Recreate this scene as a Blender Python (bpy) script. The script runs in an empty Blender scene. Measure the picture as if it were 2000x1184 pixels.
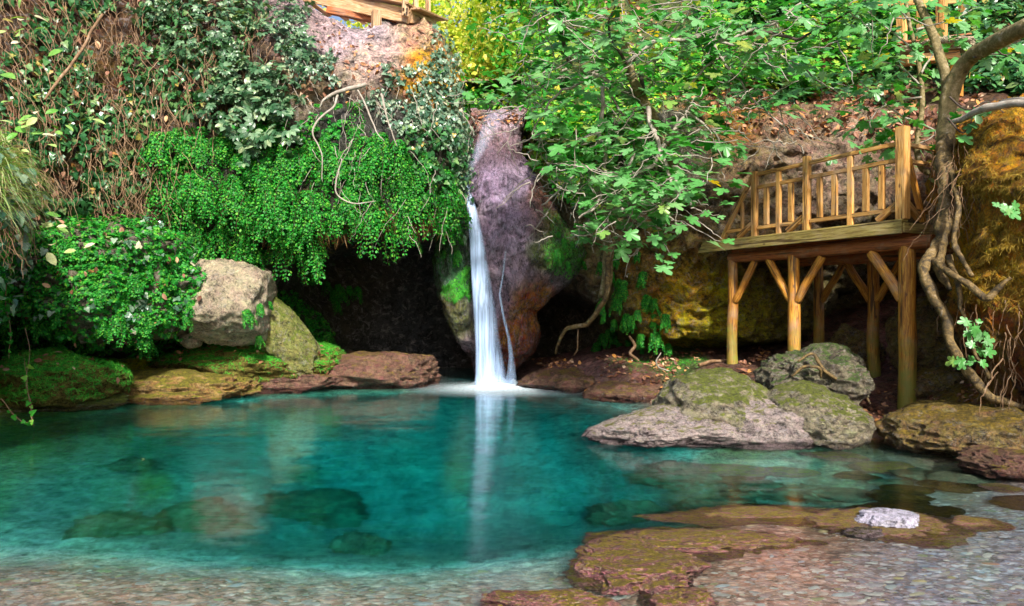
import bpy, bmesh, math, random
import numpy as np
from mathutils import Vector, Matrix

random.seed(7)
rng = np.random.default_rng(7)
scene = bpy.context.scene
COL = scene.collection

# ------------------------------------------------------------ camera, sky, sun, exposure
F = 1333.0      # focal length in photo pixels (24 mm on 36 mm)
HZ = 600.0      # horizon row
CH = 1.5        # eye height above the water
cam_d = bpy.data.cameras.new('camera')
cam = bpy.data.objects.new('camera', cam_d)
COL.objects.link(cam)
cam.location = (0, 0, CH)
cam.rotation_euler = (math.radians(90), 0, 0)
cam_d.lens = 24.0
cam_d.sensor_width = 36.0
cam_d.shift_y = 0.004
cam_d.clip_end = 500
scene.camera = cam

SUN_EL, SUN_AZ = math.radians(40), math.radians(170)
world = bpy.data.worlds.new('World')
scene.world = world
world.use_nodes = True
wn = world.node_tree
sky = wn.nodes.new('ShaderNodeTexSky')
sky.sky_type = 'NISHITA'
sky.sun_disc = False
sky.sun_elevation = SUN_EL
sky.sun_rotation = SUN_AZ
sky.air_density = 1.0
sky.dust_density = 3.0
bg = wn.nodes['Background']
bg.inputs['Strength'].default_value = 0.105
wn.links.new(sky.outputs[0], bg.inputs['Color'])

sun_d = bpy.data.lights.new('sun', 'SUN')
sun_d.energy = 3.7
sun_d.angle = math.radians(4)
sun_d.color = (1.0, 0.95, 0.86)
sun = bpy.data.objects.new('sun', sun_d)
COL.objects.link(sun)
sdir = Vector((math.sin(SUN_AZ) * math.cos(SUN_EL), math.cos(SUN_AZ) * math.cos(SUN_EL), math.sin(SUN_EL)))
sun.rotation_euler = sdir.to_track_quat('Z', 'Y').to_euler()
sun.location = sdir * 40

vs = scene.view_settings
vs.view_transform = 'Standard'
vs.look = 'None'
vs.exposure = 1.12
vs.gamma = 1.0

# ------------------------------------------------------------ helpers: points and noise
def P(px, py, Y):
    return Vector(((px - 1000) / F * Y, Y, CH - (py - HZ) / F * Y))

def W(px, py, z=0.0):                      # a point of the water plane seen at a pixel, with its ground height
    Y = CH * F / (py - HZ)
    return ((px - 1000) / F * Y, Y, z)

def G(px, Y, z):
    return ((px - 1000) / F * Y, Y, z)

def _h(ix, iy, iz, seed):
    n = (ix.astype(np.int64) * 374761393 + iy.astype(np.int64) * 668265263 + iz.astype(np.int64) * 2147483647 // 7 + seed * 974711) & 0xFFFFFFFF
    n = ((n ^ (n >> 13)) * 1274126177) & 0xFFFFFFFF
    n = ((n ^ (n >> 16)) * 2246822519) & 0xFFFFFFFF
    return ((n ^ (n >> 15)) & 0xFFFFFF) / float(0xFFFFFF) * 2 - 1

def vnoise(p, seed=0):
    f = np.floor(p)
    t = p - f
    t = t * t * (3 - 2 * t)
    i = f.astype(np.int64)
    x, y, z = i[..., 0], i[..., 1], i[..., 2]
    a, b, c = t[..., 0], t[..., 1], t[..., 2]
    def L(u, v, w): return u + (v - u) * w
    r = [[L(_h(x, y + j, z + k, seed), _h(x + 1, y + j, z + k, seed), a) for j in (0, 1)] for k in (0, 1)]
    return L(L(r[0][0], r[0][1], b), L(r[1][0], r[1][1], b), c)

def fbm(p, oct=4, seed=0, gain=0.5, ridge=False):
    s = 0; a = 1.0; q = p; tot = 0
    for o in range(oct):
        n = vnoise(q, seed + o * 17)
        if ridge: n = 1 - 2 * np.abs(n)
        s = s + a * n; tot += a; a *= gain; q = q * 2.03 + 11.7
    return s / tot

def tps(pts, vals):
    pts = np.asarray(pts, float); vals = np.asarray(vals, float)
    n = len(pts)
    d = np.linalg.norm(pts[:, None] - pts[None], axis=2)
    K = np.where(d > 0, d * d * np.log(d + 1e-9), 0) + np.eye(n) * 0.02
    A = np.zeros((n + 3, n + 3)); A[:n, :n] = K
    A[:n, n] = 1; A[:n, n + 1:] = pts; A[n, :n] = 1; A[n + 1:, :n] = pts.T
    b = np.zeros(n + 3); b[:n] = vals
    w = np.linalg.solve(A, b)
    def f(q):
        shp = q.shape[:-1]; q = q.reshape(-1, 2); out = np.empty(len(q))
        for s in range(0, len(q), 40000):
            qq = q[s:s + 40000]
            dd = np.linalg.norm(qq[:, None] - pts[None], axis=2)
            out[s:s + 40000] = (dd * dd * np.log(dd + 1e-9)) @ w[:n] + w[n] + qq @ w[n + 1:]
        return out.reshape(shp)
    return f

def zones(px, py, zs, warp=35, seed=5):
    """albedo of rock by zone: (px, py, sigma, (r,g,b)) with ragged borders"""
    q = np.stack([px / 60.0, py / 60.0, px * 0], -1)
    x = px + warp * fbm(q, 4, seed); y = py + warp * fbm(q, 4, seed + 50)
    acc = np.zeros(px.shape + (3,)); ws = np.zeros(px.shape) + 1e-9
    for (cx, cy, s, c) in zs:
        w = np.exp(-((x - cx) ** 2 + (y - cy) ** 2) / (2 * s * s)) ** 1.5 + 1e-7 / (1 + ((x - cx) ** 2 + (y - cy) ** 2) / 1e4)
        acc += w[..., None] * np.array(c); ws += w
    return acc / ws[..., None]

def sstep(a, b, x):
    t = np.clip((x - a) / (b - a), 0, 1)
    return t * t * (3 - 2 * t)

def inpoly(x, y, poly):
    ins = np.zeros(x.shape, bool); n = len(poly)
    for i in range(n):
        x1, y1 = poly[i]; x2, y2 = poly[(i + 1) % n]
        c = ((y1 > y) != (y2 > y)) & (x < (x2 - x1) * (y - y1) / ((y2 - y1) + 1e-12) + x1)
        ins ^= c
    return ins

# ------------------------------------------------------------ helpers: objects
def tag(o, label=None, cat=None, group=None, kind=None):
    if label: o['label'] = label
    if cat: o['category'] = cat
    if group: o['group'] = group
    if kind: o['kind'] = kind
    return o

def empty(name, loc, label, cat, group=None):
    o = bpy.data.objects.new(name, None)
    o.location = loc; o.empty_display_size = 0.2
    COL.objects.link(o)
    return tag(o, label, cat, group)

def link(name, me, mat, parent=None, M=None):
    o = bpy.data.objects.new(name, me)
    if mat and not me.materials: me.materials.append(mat)
    COL.objects.link(o)
    if parent is not None:
        o.parent = parent
        T = Matrix.Translation(-world_loc(parent))
        o.matrix_basis = T @ (M if M is not None else Matrix.Identity(4))
        # parents of sub-parts keep a pure translation frame through matrix_parent_inverse
        if parent.type == 'MESH':
            o.matrix_parent_inverse = (Matrix.Translation(world_loc(parent.parent)) @ parent.matrix_basis).inverted()
            o.matrix_basis = (M if M is not None else Matrix.Identity(4))
    elif M is not None:
        o.matrix_basis = M
    return o

def world_loc(o):
    if o.type == 'EMPTY': return Vector(o.location)
    return Vector((0, 0, 0))

def mesh_np(name, V, Fc, smooth=True, col=None, attrs=None):
    V = np.ascontiguousarray(V, np.float32).reshape(-1, 3)
    Fc = np.ascontiguousarray(Fc, np.int32)
    me = bpy.data.meshes.new(name)
    k = Fc.shape[1]
    me.vertices.add(len(V)); me.vertices.foreach_set('co', V.ravel())
    me.loops.add(Fc.size); me.loops.foreach_set('vertex_index', Fc.ravel())
    me.polygons.add(len(Fc))
    me.polygons.foreach_set('loop_start', np.arange(0, Fc.size, k, dtype=np.int32))
    me.polygons.foreach_set('loop_total', np.full(len(Fc), k, np.int32))
    me.polygons.foreach_set('use_smooth', np.full(len(Fc), smooth))
    me.update(calc_edges=True)
    if col is not None:
        a = me.color_attributes.new('col', 'FLOAT_COLOR', 'POINT')
        c = np.ones((len(V), 4), np.float32); c[:, :3] = np.asarray(col).reshape(-1, 3)
        a.data.foreach_set('color', c.ravel())
    return me

# ------------------------------------------------------------ helpers: materials
def mat_new(name):
    m = bpy.data.materials.new(name); m.use_nodes = True
    nt = m.node_tree; b = nt.nodes['Principled BSDF']
    return m, nt, b

def nd(nt, t, **kw):
    n = nt.nodes.new(t)
    for k, v in kw.items():
        if k in n.inputs.keys(): n.inputs[k].default_value = v
        else: setattr(n, k, v)
    return n

def ramp(nt, fac, stops, interp='LINEAR'):
    r = nt.nodes.new('ShaderNodeValToRGB')
    r.color_ramp.interpolation = interp
    el = r.color_ramp.elements
    while len(el) < len(stops): el.new(0.5)
    for e, (p, c) in zip(el, stops):
        e.position = p; e.color = (*c, 1) if len(c) == 3 else c
    nt.links.new(fac, r.inputs[0])
    return r.outputs[0]

def mixc(nt, fac, a, b, mode='MIX'):
    m = nt.nodes.new('ShaderNodeMix'); m.data_type = 'RGBA'; m.blend_type = mode
    for s, v in ((0, fac), (6, a), (7, b)):
        if hasattr(v, 'links') or isinstance(v, bpy.types.NodeSocket): nt.links.new(v, m.inputs[s])
        else: m.inputs[s].default_value = v if s == 0 else (*v, 1)
    return m.outputs[2]

def noise(nt, scale, detail=6, rough=0.6, vec=None, out=0, dist=0.0):
    n = nd(nt, 'ShaderNodeTexNoise'); n.inputs['Scale'].default_value = scale
    n.inputs['Detail'].default_value = detail; n.inputs['Roughness'].default_value = rough
    n.inputs['Distortion'].default_value = dist
    if vec is not None: nt.links.new(vec, n.inputs['Vector'])
    return n.outputs[out]

def geo_pos(nt):
    return nt.nodes.new('ShaderNodeNewGeometry').outputs['Position']

def mapping(nt, vec, scale=(1, 1, 1), rot=(0, 0, 0)):
    m = nt.nodes.new('ShaderNodeMapping')
    m.inputs['Scale'].default_value = scale; m.inputs['Rotation'].default_value = rot
    nt.links.new(vec, m.inputs['Vector']); return m.outputs[0]

def bump(nt, b, h, strength, dist, prev=None):
    n = nt.nodes.new('ShaderNodeBump')
    n.inputs['Strength'].default_value = strength; n.inputs['Distance'].default_value = dist
    nt.links.new(h, n.inputs['Height'])
    if prev is not None: nt.links.new(prev, n.inputs['Normal'])
    nt.links.new(n.outputs[0], b.inputs['Normal'])
    return n.outputs[0]

def math_(nt, op, a, b=None, clamp=False):
    m = nt.nodes.new('ShaderNodeMath'); m.operation = op; m.use_clamp = clamp
    for i, v in enumerate((a, b)):
        if v is None: continue
        if isinstance(v, bpy.types.NodeSocket): nt.links.new(v, m.inputs[i])
        else: m.inputs[i].default_value = v
    return m.outputs[0]

def rock_mat(name, scale=1.0, rough=0.75, mossc=(0.05, 0.11, 0.01), moss=0.0, pale=(0.5, 0.46, 0.45), paleamt=0.5,
             stretch=(1, 1, 1), spec=0.4, attr=True, base=(0.2, 0.15, 0.1), crack=0.6, fine=1.0, dark=(0.25, 1.7)):
    m, nt, b = mat_new(name)
    pos = mapping(nt, geo_pos(nt), stretch)
    if attr:
        a = nt.nodes.new('ShaderNodeAttribute'); a.attribute_name = 'col'; c = a.outputs['Color']
    else:
        rgb = nt.nodes.new('ShaderNodeRGB'); rgb.outputs[0].default_value = (*base, 1); c = rgb.outputs[0]
    n1 = noise(nt, 2.2 * scale, 9, 0.72, pos, dist=0.6)
    n2 = noise(nt, 11 * scale, 8, 0.75, pos)
    n3 = noise(nt, 30 * scale, 5, 0.8, pos)
    v = math_(nt, 'MULTIPLY', n1, 0.34); v = math_(nt, 'ADD', v, math_(nt, 'MULTIPLY', n2, 0.38)); v = math_(nt, 'ADD', v, math_(nt, 'MULTIPLY', n3, 0.28))
    r = ramp(nt, v, [(0.42, (dark[0] * .35,) * 3), (0.487, (1, 1, 1)), (0.555, (dark[1] * 1.2,) * 3)])
    c = mixc(nt, 1.0, c, r, 'MULTIPLY')
    hs_ = nt.nodes.new('ShaderNodeHueSaturation'); nt.links.new(c, hs_.inputs['Color'])
    nt.links.new(math_(nt, 'ADD', 0.5, math_(nt, 'MULTIPLY', math_(nt, 'SUBTRACT', noise(nt, 4 * scale, 6, 0.7, pos), 0.5), 0.22)), hs_.inputs['Hue'])
    hs_.inputs['Saturation'].default_value = 1.15
    c = hs_.outputs[0]
    # pale lichen / lime crust specks
    ls = noise(nt, 5.5 * scale, 10, 0.8, pos, dist=1.0)
    lf = ramp(nt, ls, [(0.53, (0, 0, 0)), (0.585, (1, 1, 1))])
    c = mixc(nt, math_(nt, 'MULTIPLY', lf, paleamt), c, pale)
    # cracks
    vo = nd(nt, 'ShaderNodeTexVoronoi'); vo.feature = 'DISTANCE_TO_EDGE'; vo.inputs['Scale'].default_value = 2.4 * scale
    wv = mixc(nt, 0.12, pos, noise(nt, 3 * scale, 5, 0.7, pos, out=1), 'ADD'); nt.links.new(wv, vo.inputs['Vector'])
    cf = ramp(nt, vo.outputs['Distance'], [(0.0, (0, 0, 0)), (0.05, (1, 1, 1))])
    c = mixc(nt, math_(nt, 'MULTIPLY', math_(nt, 'SUBTRACT', 1.0, cf), 0.35 * crack), c, (0.02, 0.015, 0.01))
    if moss > 0:
        g = nt.nodes.new('ShaderNodeNewGeometry')
        sx = nt.nodes.new('ShaderNodeSeparateXYZ'); nt.links.new(g.outputs['Normal'], sx.inputs[0])
        mn = noise(nt, 3.0 * scale, 8, 0.75, pos)
        mf = math_(nt, 'ADD', math_(nt, 'MULTIPLY', sx.outputs[2], 0.35), mn)
        mf = ramp(nt, mf, [(0.95 - 0.5 * moss, (0, 0, 0)), (1.03 - 0.5 * moss, (1, 1, 1))])
        mc = mixc(nt, ramp(nt, noise(nt, 12 * scale, 8, 0.8, pos), [(0.4, (0, 0, 0)), (0.6, (1, 1, 1))]), tuple(x * 0.3 for x in mossc), (min(1, mossc[0] * 2.4), min(1, mossc[1] * 1.9), mossc[2] * 1.5))
        c = mixc(nt, math_(nt, 'MULTIPLY', mf, 0.9), c, mc)
    if not attr and name not in ('weedy_ledge', 'sunken_stone', 'white_stone'):       # wet band along the waterline
        zs_ = nt.nodes.new('ShaderNodeSeparateXYZ'); nt.links.new(geo_pos(nt), zs_.inputs[0])
        wz_ = math_(nt, 'ADD', zs_.outputs[2], math_(nt, 'MULTIPLY', noise(nt, 6, 4, 0.7), -0.12))
        wet = ramp(nt, wz_, [(0.0, (1, 1, 1)), (0.05, (0, 0, 0))])
        c = mixc(nt, math_(nt, 'MULTIPLY', wet, 0.85), c, mixc(nt, 1.0, c, (0.3, 0.26, 0.3), 'MULTIPLY'))
        nt.links.new(math_(nt, 'SUBTRACT', rough, math_(nt, 'MULTIPLY', wet, 0.5)), b.inputs['Roughness'])
    nt.links.new(c, b.inputs['Base Color'])
    b.inputs['Roughness'].default_value = rough
    b.inputs['Specular IOR Level'].default_value = spec
    p = bump(nt, b, v, 1.0, 0.17 / scale)
    p = bump(nt, b, n3, min(1, 0.7 * fine), 0.03 / scale, p)
    bump(nt, b, cf, 0.5 * crack, 0.05 / scale, p)
    return m

def leaf_mat(name, stops, rough=0.42, trans=0.3, spec=0.5, back=None, tcol=None):
    m, nt, b = mat_new(name)
    g = nt.nodes.new('ShaderNodeNewGeometry')
    oi = nt.nodes.new('ShaderNodeObjectInfo')
    f = math_(nt, 'FRACT', math_(nt, 'ADD', g.outputs['Random Per Island'], oi.outputs['Random']))
    c = ramp(nt, f, stops)
    nz = noise(nt, 30, 3, 0.6, geo_pos(nt))
    c = mixc(nt, 1.0, c, ramp(nt, nz, [(0.3, (0.75, 0.75, 0.75)), (0.7, (1.25, 1.25, 1.25))]), 'MULTIPLY')
    if back is not None:
        c = mixc(nt, math_(nt, 'MULTIPLY', g.outputs['Backfacing'], 0.8), c, back)
    nt.links.new(c, b.inputs['Base Color'])
    b.inputs['Roughness'].default_value = rough
    b.inputs['Specular IOR Level'].default_value = spec * .55
    t = nt.nodes.new('ShaderNodeBsdfTranslucent')
    tc = mixc(nt, 1.0, c, tcol or (1.6, 1.5, 0.5), 'MULTIPLY')
    nt.links.new(tc, t.inputs['Color'])
    mx = nt.nodes.new('ShaderNodeMixShader'); mx.inputs[0].default_value = trans
    nt.links.new(b.outputs[0], mx.inputs[1]); nt.links.new(t.outputs[0], mx.inputs[2])
    nt.links.new(mx.outputs[0], nt.nodes['Material Output'].inputs['Surface'])
    return m

def bark_mat(name, stops, scale=1.0, rough=0.75, stretch=(1, 1, 1)):
    m, nt, b = mat_new(name)
    pos = mapping(nt, geo_pos(nt), stretch)
    n1 = noise(nt, 9 * scale, 8, 0.75, pos, dist=0.5)
    n2 = noise(nt, 40 * scale, 5, 0.7, pos)
    f = math_(nt, 'ADD', math_(nt, 'MULTIPLY', n1, 0.7), math_(nt, 'MULTIPLY', n2, 0.3))
    c = ramp(nt, f, stops)
    nt.links.new(c, b.inputs['Base Color'])
    b.inputs['Roughness'].default_value = rough
    bump(nt, b, f, 0.7, 0.03)
    return m

def wood_mat(name, c1, c2, c3, algae=0.0):
    m, nt, b = mat_new(name)
    tc = nt.nodes.new('ShaderNodeTexCoord')
    oi = nt.nodes.new('ShaderNodeObjectInfo')
    off = nt.nodes.new('ShaderNodeVectorMath'); off.operation = 'ADD'
    cx = nt.nodes.new('ShaderNodeCombineXYZ')
    nt.links.new(math_(nt, 'MULTIPLY', oi.outputs['Random'], 37.0), cx.inputs[0])
    nt.links.new(math_(nt, 'MULTIPLY', oi.outputs['Random'], 11.0), cx.inputs[1])
    nt.links.new(tc.outputs['Object'], off.inputs[0]); nt.links.new(cx.outputs[0], off.inputs[1])
    v = off.outputs[0]
    g1 = noise(nt, 14, 9, 0.75, mapping(nt, v, (0.22, 3.2, 3.2)), dist=1.2)
    g2 = noise(nt, 60, 4, 0.6, mapping(nt, v, (0.07, 1, 1)))
    f = math_(nt, 'ADD', math_(nt, 'MULTIPLY', g1, 0.7), math_(nt, 'MULTIPLY', g2, 0.3))
    c = ramp(nt, f, [(0.40, c1), (0.5, c2), (0.6, c3)])
    # each board a little different
    hv = nt.nodes.new('ShaderNodeHueSaturation')
    nt.links.new(c, hv.inputs['Color'])
    nt.links.new(math_(nt, 'ADD', math_(nt, 'MULTIPLY', oi.outputs['Random'], 0.55), 0.72), hv.inputs['Value'])
    c = hv.outputs[0]
    # weathered grey patches, knots
    wz = noise(nt, 2.3, 5, 0.7, geo_pos(nt))
    c = mixc(nt, math_(nt, 'MULTIPLY', ramp(nt, wz, [(0.5, (0, 0, 0)), (0.68, (1, 1, 1))]), 0.55), c, (0.34, 0.25, 0.18))
    vo = nd(nt, 'ShaderNodeTexVoronoi'); vo.inputs['Scale'].default_value = 5.0
    nt.links.new(mapping(nt, v, (0.7, 1.4, 1.4)), vo.inputs['Vector'])
    k = ramp(nt, vo.outputs['Distance'], [(0.06, (1, 1, 1)), (0.13, (0, 0, 0))])
    c = mixc(nt, math_(nt, 'MULTIPLY', k, 0.8), c, (0.05, 0.02, 0.01))
    # drying cracks
    ck = ramp(nt, noise(nt, 24, 3, 0.5, mapping(nt, v, (0.05, 1, 1))), [(0.36, (1, 1, 1)), (0.41, (0, 0, 0))])
    c = mixc(nt, math_(nt, 'MULTIPLY', ck, 0.85), c, (0.05, 0.025, 0.01))
    if algae > 0:
        sx = nt.nodes.new('ShaderNodeSeparateXYZ'); nt.links.new(geo_pos(nt), sx.inputs[0])
        an = noise(nt, 5, 6, 0.7, geo_pos(nt))
        af = math_(nt, 'SUBTRACT', math_(nt, 'MULTIPLY', an, 2.7), math_(nt, 'MULTIPLY', sx.outputs[2], 0.95))
        af = ramp(nt, af, [(0.1, (0, 0, 0)), (0.95, (1, 1, 1))])
        c = mixc(nt, math_(nt, 'MULTIPLY', af, algae), c, (0.22, 0.22, 0.03))
    nt.links.new(c, b.inputs['Base Color'])
    b.inputs['Roughness'].default_value = 0.62
    bump(nt, b, f, 0.5, 0.01)
    return m
#%%MATS
M = {}
M['cliff'] = rock_mat('cliff_rock', 1.0, moss=0.25, mossc=(0.04, 0.09, 0.01), paleamt=0.45)
M['cliffr'] = rock_mat('brown_cliff_rock', 1.3, moss=0.3, mossc=(0.10, 0.10, 0.01), paleamt=0.55, pale=(0.4, 0.34, 0.28))
M['fallrock'] = rock_mat('wet_tufa', 1.6, rough=0.2, paleamt=0.35, pale=(0.4, 0.35, 0.46), stretch=(1.3, 1, 0.6), spec=1.0, crack=0.1, fine=1.2)
M['goldrock'] = rock_mat('golden_moss_rock', 1.5, rough=0.85, paleamt=0.12, moss=0.2, mossc=(0.25, 0.2, 0.02), crack=0.25, fine=1.5, stretch=(1, 1, 0.7))
M['hill'] = rock_mat('leafy_soil', 1.6, rough=0.9, paleamt=0.1, crack=0.0)
M['bank'] = rock_mat('bank_soil', 2.2, rough=0.7, paleamt=0.3, crack=0.2, pale=(0.4, 0.33, 0.36))
nt = M['bank'].node_tree; b = nt.nodes['Principled BSDF']           # stream gravel where the bed is shallow and near
pos = geo_pos(nt); wob = mixc(nt, 0.05, pos, noise(nt, 9, 3, 0.5, pos, out=1), 'ADD')
def gravel(sc, rot):
    v = nd(nt, 'ShaderNodeTexVoronoi'); v.inputs['Scale'].default_value = sc; v.feature = 'SMOOTH_F1'; v.inputs['Smoothness'].default_value = 0.35
    nt.links.new(mapping(nt, wob, (0.5, 1.0, 0.5), (0, 0, rot)), v.inputs['Vector']); return v
g1_, g2_ = gravel(34, 0.12), gravel(90, -0.1)
def pal(v):
    sx = nt.nodes.new('ShaderNodeSeparateColor'); nt.links.new(v.outputs['Color'], sx.inputs[0])
    return ramp(nt, sx.outputs[0], [(0.1, (.07, .06, .06)), (0.3, (.4, .25, .2)), (0.45, (.25, .22, .27)), (0.6, (.62, .48, .42)), (0.75, (.3, .1, .06)), (0.85, (.2, .27, .33)), (0.95, (.75, .68, .62))])
pc = mixc(nt, 0.45, pal(g1_), pal(g2_))
pc = mixc(nt, 1.0, pc, ramp(nt, g1_.outputs['Distance'], [(0.15, (1.0,) * 3), (0.75, (.6,) * 3)]), 'MULTIPLY')
sp = nt.nodes.new('ShaderNodeSeparateXYZ'); nt.links.new(pos, sp.inputs[0])
near = ramp(nt, math_(nt, 'MULTIPLY', sp.outputs[1], 0.1), [(0.52, (1, 1, 1)), (0.72, (0, 0, 0))])
shal = ramp(nt, math_(nt, 'ADD', math_(nt, 'MULTIPLY', sp.outputs[2], -1.0), math_(nt, 'MULTIPLY', noise(nt, 2.5, 5, 0.7, pos), 0.3)), [(0.3, (1, 1, 1)), (0.52, (0, 0, 0))])
old = b.inputs['Base Color'].links[0].from_socket
at = nt.nodes.new('ShaderNodeAttribute'); at.attribute_name = 'col'
tint = nt.nodes.new('ShaderNodeVectorMath'); tint.operation = 'SCALE'; tint.inputs['Scale'].default_value = 2.3; nt.links.new(at.outputs['Color'], tint.inputs[0])
pv = nt.nodes.new('ShaderNodeVectorMath'); pv.operation = 'MULTIPLY'; nt.links.new(pc, pv.inputs[0]); nt.links.new(tint.outputs[0], pv.inputs[1])
pc = pv.outputs[0]
msk = math_(nt, 'MULTIPLY', near, shal)
nt.links.new(mixc(nt, msk, old, pc), b.inputs['Base Color'])
inv = math_(nt, 'SUBTRACT', 1.0, math_(nt, 'MULTIPLY', ramp(nt, sp.outputs[2], [(0.0, (1, 1, 1)), (0.05, (0, 0, 0))]), 0.9))
for bn in [n_ for n_ in nt.nodes if n_.type == 'BUMP']: nt.links.new(inv, bn.inputs['Strength'])
bump(nt, b, g1_.outputs['Distance'], 0.25, -0.02, b.inputs['Normal'].links[0].from_socket)
M['pale'] = rock_mat('pale_limestone', 1.4, attr=False, base=(0.56, 0.47, 0.34), moss=0.12, mossc=(0.14, 0.13, 0.02), paleamt=0.4, pale=(0.6, 0.56, 0.5), crack=0.3, dark=(0.5, 1.3))
M['mossy'] = rock_mat('mossy_limestone', 2.2, attr=False, base=(0.25, 0.22, 0.15), moss=0.45, mossc=(0.1, 0.15, 0.01), paleamt=0.65, pale=(0.46, 0.42, 0.38), crack=0.4, stretch=(1, 1, 1.5))
M['slabrock'] = rock_mat('wet_brown_slab', 2.4, rough=0.4, attr=False, base=(0.14, 0.08, 0.06), moss=0.25, mossc=(0.14, 0.13, 0.02), paleamt=0.45, pale=(0.36, 0.25, 0.16), crack=0.4)
M['shelf'] = rock_mat('ochre_moss_rock', 1.8, attr=False, base=(0.26, 0.17, 0.07), moss=0.5, mossc=(0.15, 0.17, 0.015), paleamt=0.5, pale=(.6, .42, .2), crack=0.3)
M['mossmound'] = rock_mat('moss_cushion', 2.5, rough=0.95, attr=False, base=(0.13, 0.11, 0.04), moss=0.5, mossc=(0.03, 0.26, 0.02), paleamt=0.0, crack=0.0, spec=0.1)
M['slab'] = rock_mat('olive_moss_rock', 1.8, attr=False, base=(0.2, 0.2, 0.07), moss=0.6, mossc=(0.09, 0.15, 0.015), paleamt=0.4, crack=0.3)
M['isle'] = rock_mat('lichened_grey_rock', 2.6, attr=False, base=(0.33, 0.27, 0.25), moss=0.25, mossc=(0.12, 0.15, 0.02), paleamt=0.6, pale=(0.48, 0.43, 0.45), crack=0.4, stretch=(1, 1, 1.6))
M['greenrock'] = rock_mat('green_rock', 2.0, attr=False, base=(0.15, 0.13, 0.09), moss=0.42, mossc=(0.05, 0.11, 0.02), paleamt=0.4, crack=0.5)
M['darkrock'] = rock_mat('brown_boulder_rock', 1.8, attr=False, base=(0.2, 0.14, 0.06), moss=0.4, mossc=(0.16, 0.13, 0.01), paleamt=0.3, crack=0.6)
M['ledge'] = rock_mat('weedy_ledge', 4.0, rough=0.4, attr=False, base=(0.27, 0.12, 0.12), moss=0.33, mossc=(0.26, 0.24, 0.02), paleamt=0.9, pale=(0.5, 0.42, 0.26), crack=0.1, fine=1.6, stretch=(1, 2.2, 1), spec=0.6)
M['whitestone'] = rock_mat('white_stone', 4, rough=0.4, attr=False, base=(0.45, 0.42, 0.5), moss=0.0, paleamt=0.8, pale=(0.8, 0.75, 0.8), crack=0.2, spec=0.6)
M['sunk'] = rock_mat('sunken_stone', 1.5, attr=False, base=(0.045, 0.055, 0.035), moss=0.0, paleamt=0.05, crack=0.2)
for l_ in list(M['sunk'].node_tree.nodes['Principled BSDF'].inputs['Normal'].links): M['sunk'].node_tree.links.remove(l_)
M['fern'] = leaf_mat('fern_green', [(0.0, (0.008, 0.08, 0.012)), (0.35, (0.015, 0.19, 0.02)), (0.75, (0.035, 0.34, 0.03)), (1.0, (0.16, 0.42, 0.04))], rough=0.5, trans=0.35, tcol=(1.4, 1.5, 0.6))
M['fernstem'] = bark_mat('fern_stem', [(0.3, (0.02, 0.01, 0.005)), (0.7, (0.12, 0.05, 0.02))])
M['deadfern'] = leaf_mat('dead_fern', [(0.0, (0.12, 0.05, 0.02)), (1.0, (0.3, 0.16, 0.06))], trans=0.2)
M['ivy'] = leaf_mat('ivy_leaf', [(0.0, (0.015, 0.07, 0.02)), (0.45, (0.03, 0.13, 0.035)), (0.8, (0.07, 0.2, 0.06)), (0.97, (0.16, 0.25, 0.08)), (1.0, (0.4, 0.25, 0.04))], rough=0.3, trans=0.15, spec=0.8)
M['ivyb'] = leaf_mat('silver_ivy_leaf', [(0.0, (0.03, 0.09, 0.05)), (0.5, (0.09, 0.18, 0.11)), (0.9, (0.25, 0.33, 0.22)), (1.0, (0.5, 0.45, 0.3))], rough=0.28, trans=0.12, spec=0.9)
M['bramble'] = leaf_mat('bramble_leaf', [(0.0, (0.015, 0.06, 0.02)), (0.5, (0.05, 0.13, 0.055)), (0.9, (0.17, 0.28, 0.15)), (1.0, (0.32, 0.38, 0.2))], rough=0.35, trans=0.2, spec=0.8)
M['fig'] = leaf_mat('fig_leaf', [(0.0, (0.012, 0.09, 0.012)), (0.4, (0.025, 0.26, 0.025)), (0.65, (0.08, 0.34, 0.07)), (0.78, (0.25, 0.42, 0.24)), (0.93, (0.42, 0.55, 0.38)), (0.97, (0.5, 0.5, 0.03)), (1.0, (0.6, 0.42, 0.02))], rough=0.35, trans=0.3, spec=0.8, back=(0.1, 0.3, 0.08))
M['yleaf'] = leaf_mat('sunny_leaf', [(0.0, (0.2, 0.4, 0.04)), (0.4, (0.5, 0.65, 0.08)), (0.8, (0.85, 0.85, 0.2)), (1.0, (0.9, 0.8, 0.35))], rough=0.5, trans=0.5, tcol=(1.3, 1.25, 0.6))  # bright yellow stops put sunlight into the colour of the background leaves
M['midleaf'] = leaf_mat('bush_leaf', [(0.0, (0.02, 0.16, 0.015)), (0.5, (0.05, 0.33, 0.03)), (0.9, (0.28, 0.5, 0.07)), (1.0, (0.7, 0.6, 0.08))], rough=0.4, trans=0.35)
M['litter'] = leaf_mat('dead_leaf', [(0.0, (0.09, 0.035, 0.02)), (0.4, (0.22, 0.09, 0.05)), (0.7, (0.38, 0.2, 0.13)), (0.9, (0.5, 0.22, 0.05)), (1.0, (0.6, 0.42, 0.3))], rough=0.55, trans=0.1)
M['moss'] = leaf_mat('moss_tuft', [(0.0, (0.02, 0.24, 0.02)), (0.6, (0.06, 0.46, 0.05)), (1.0, (0.2, 0.55, 0.05))], rough=0.7, trans=0.3)
M['ymoss'] = leaf_mat('yellow_moss_tuft', [(0.0, (0.12, 0.12, 0.01)), (0.6, (0.28, 0.26, 0.03)), (1.0, (0.45, 0.38, 0.08))], rough=0.7, trans=0.3)
M['goldmoss'] = leaf_mat('golden_moss_tuft', [(0.0, (0.12, 0.07, 0.01)), (0.6, (0.3, 0.19, 0.02)), (1.0, (0.42, 0.3, 0.05))], rough=0.8, trans=0.2)
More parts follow.
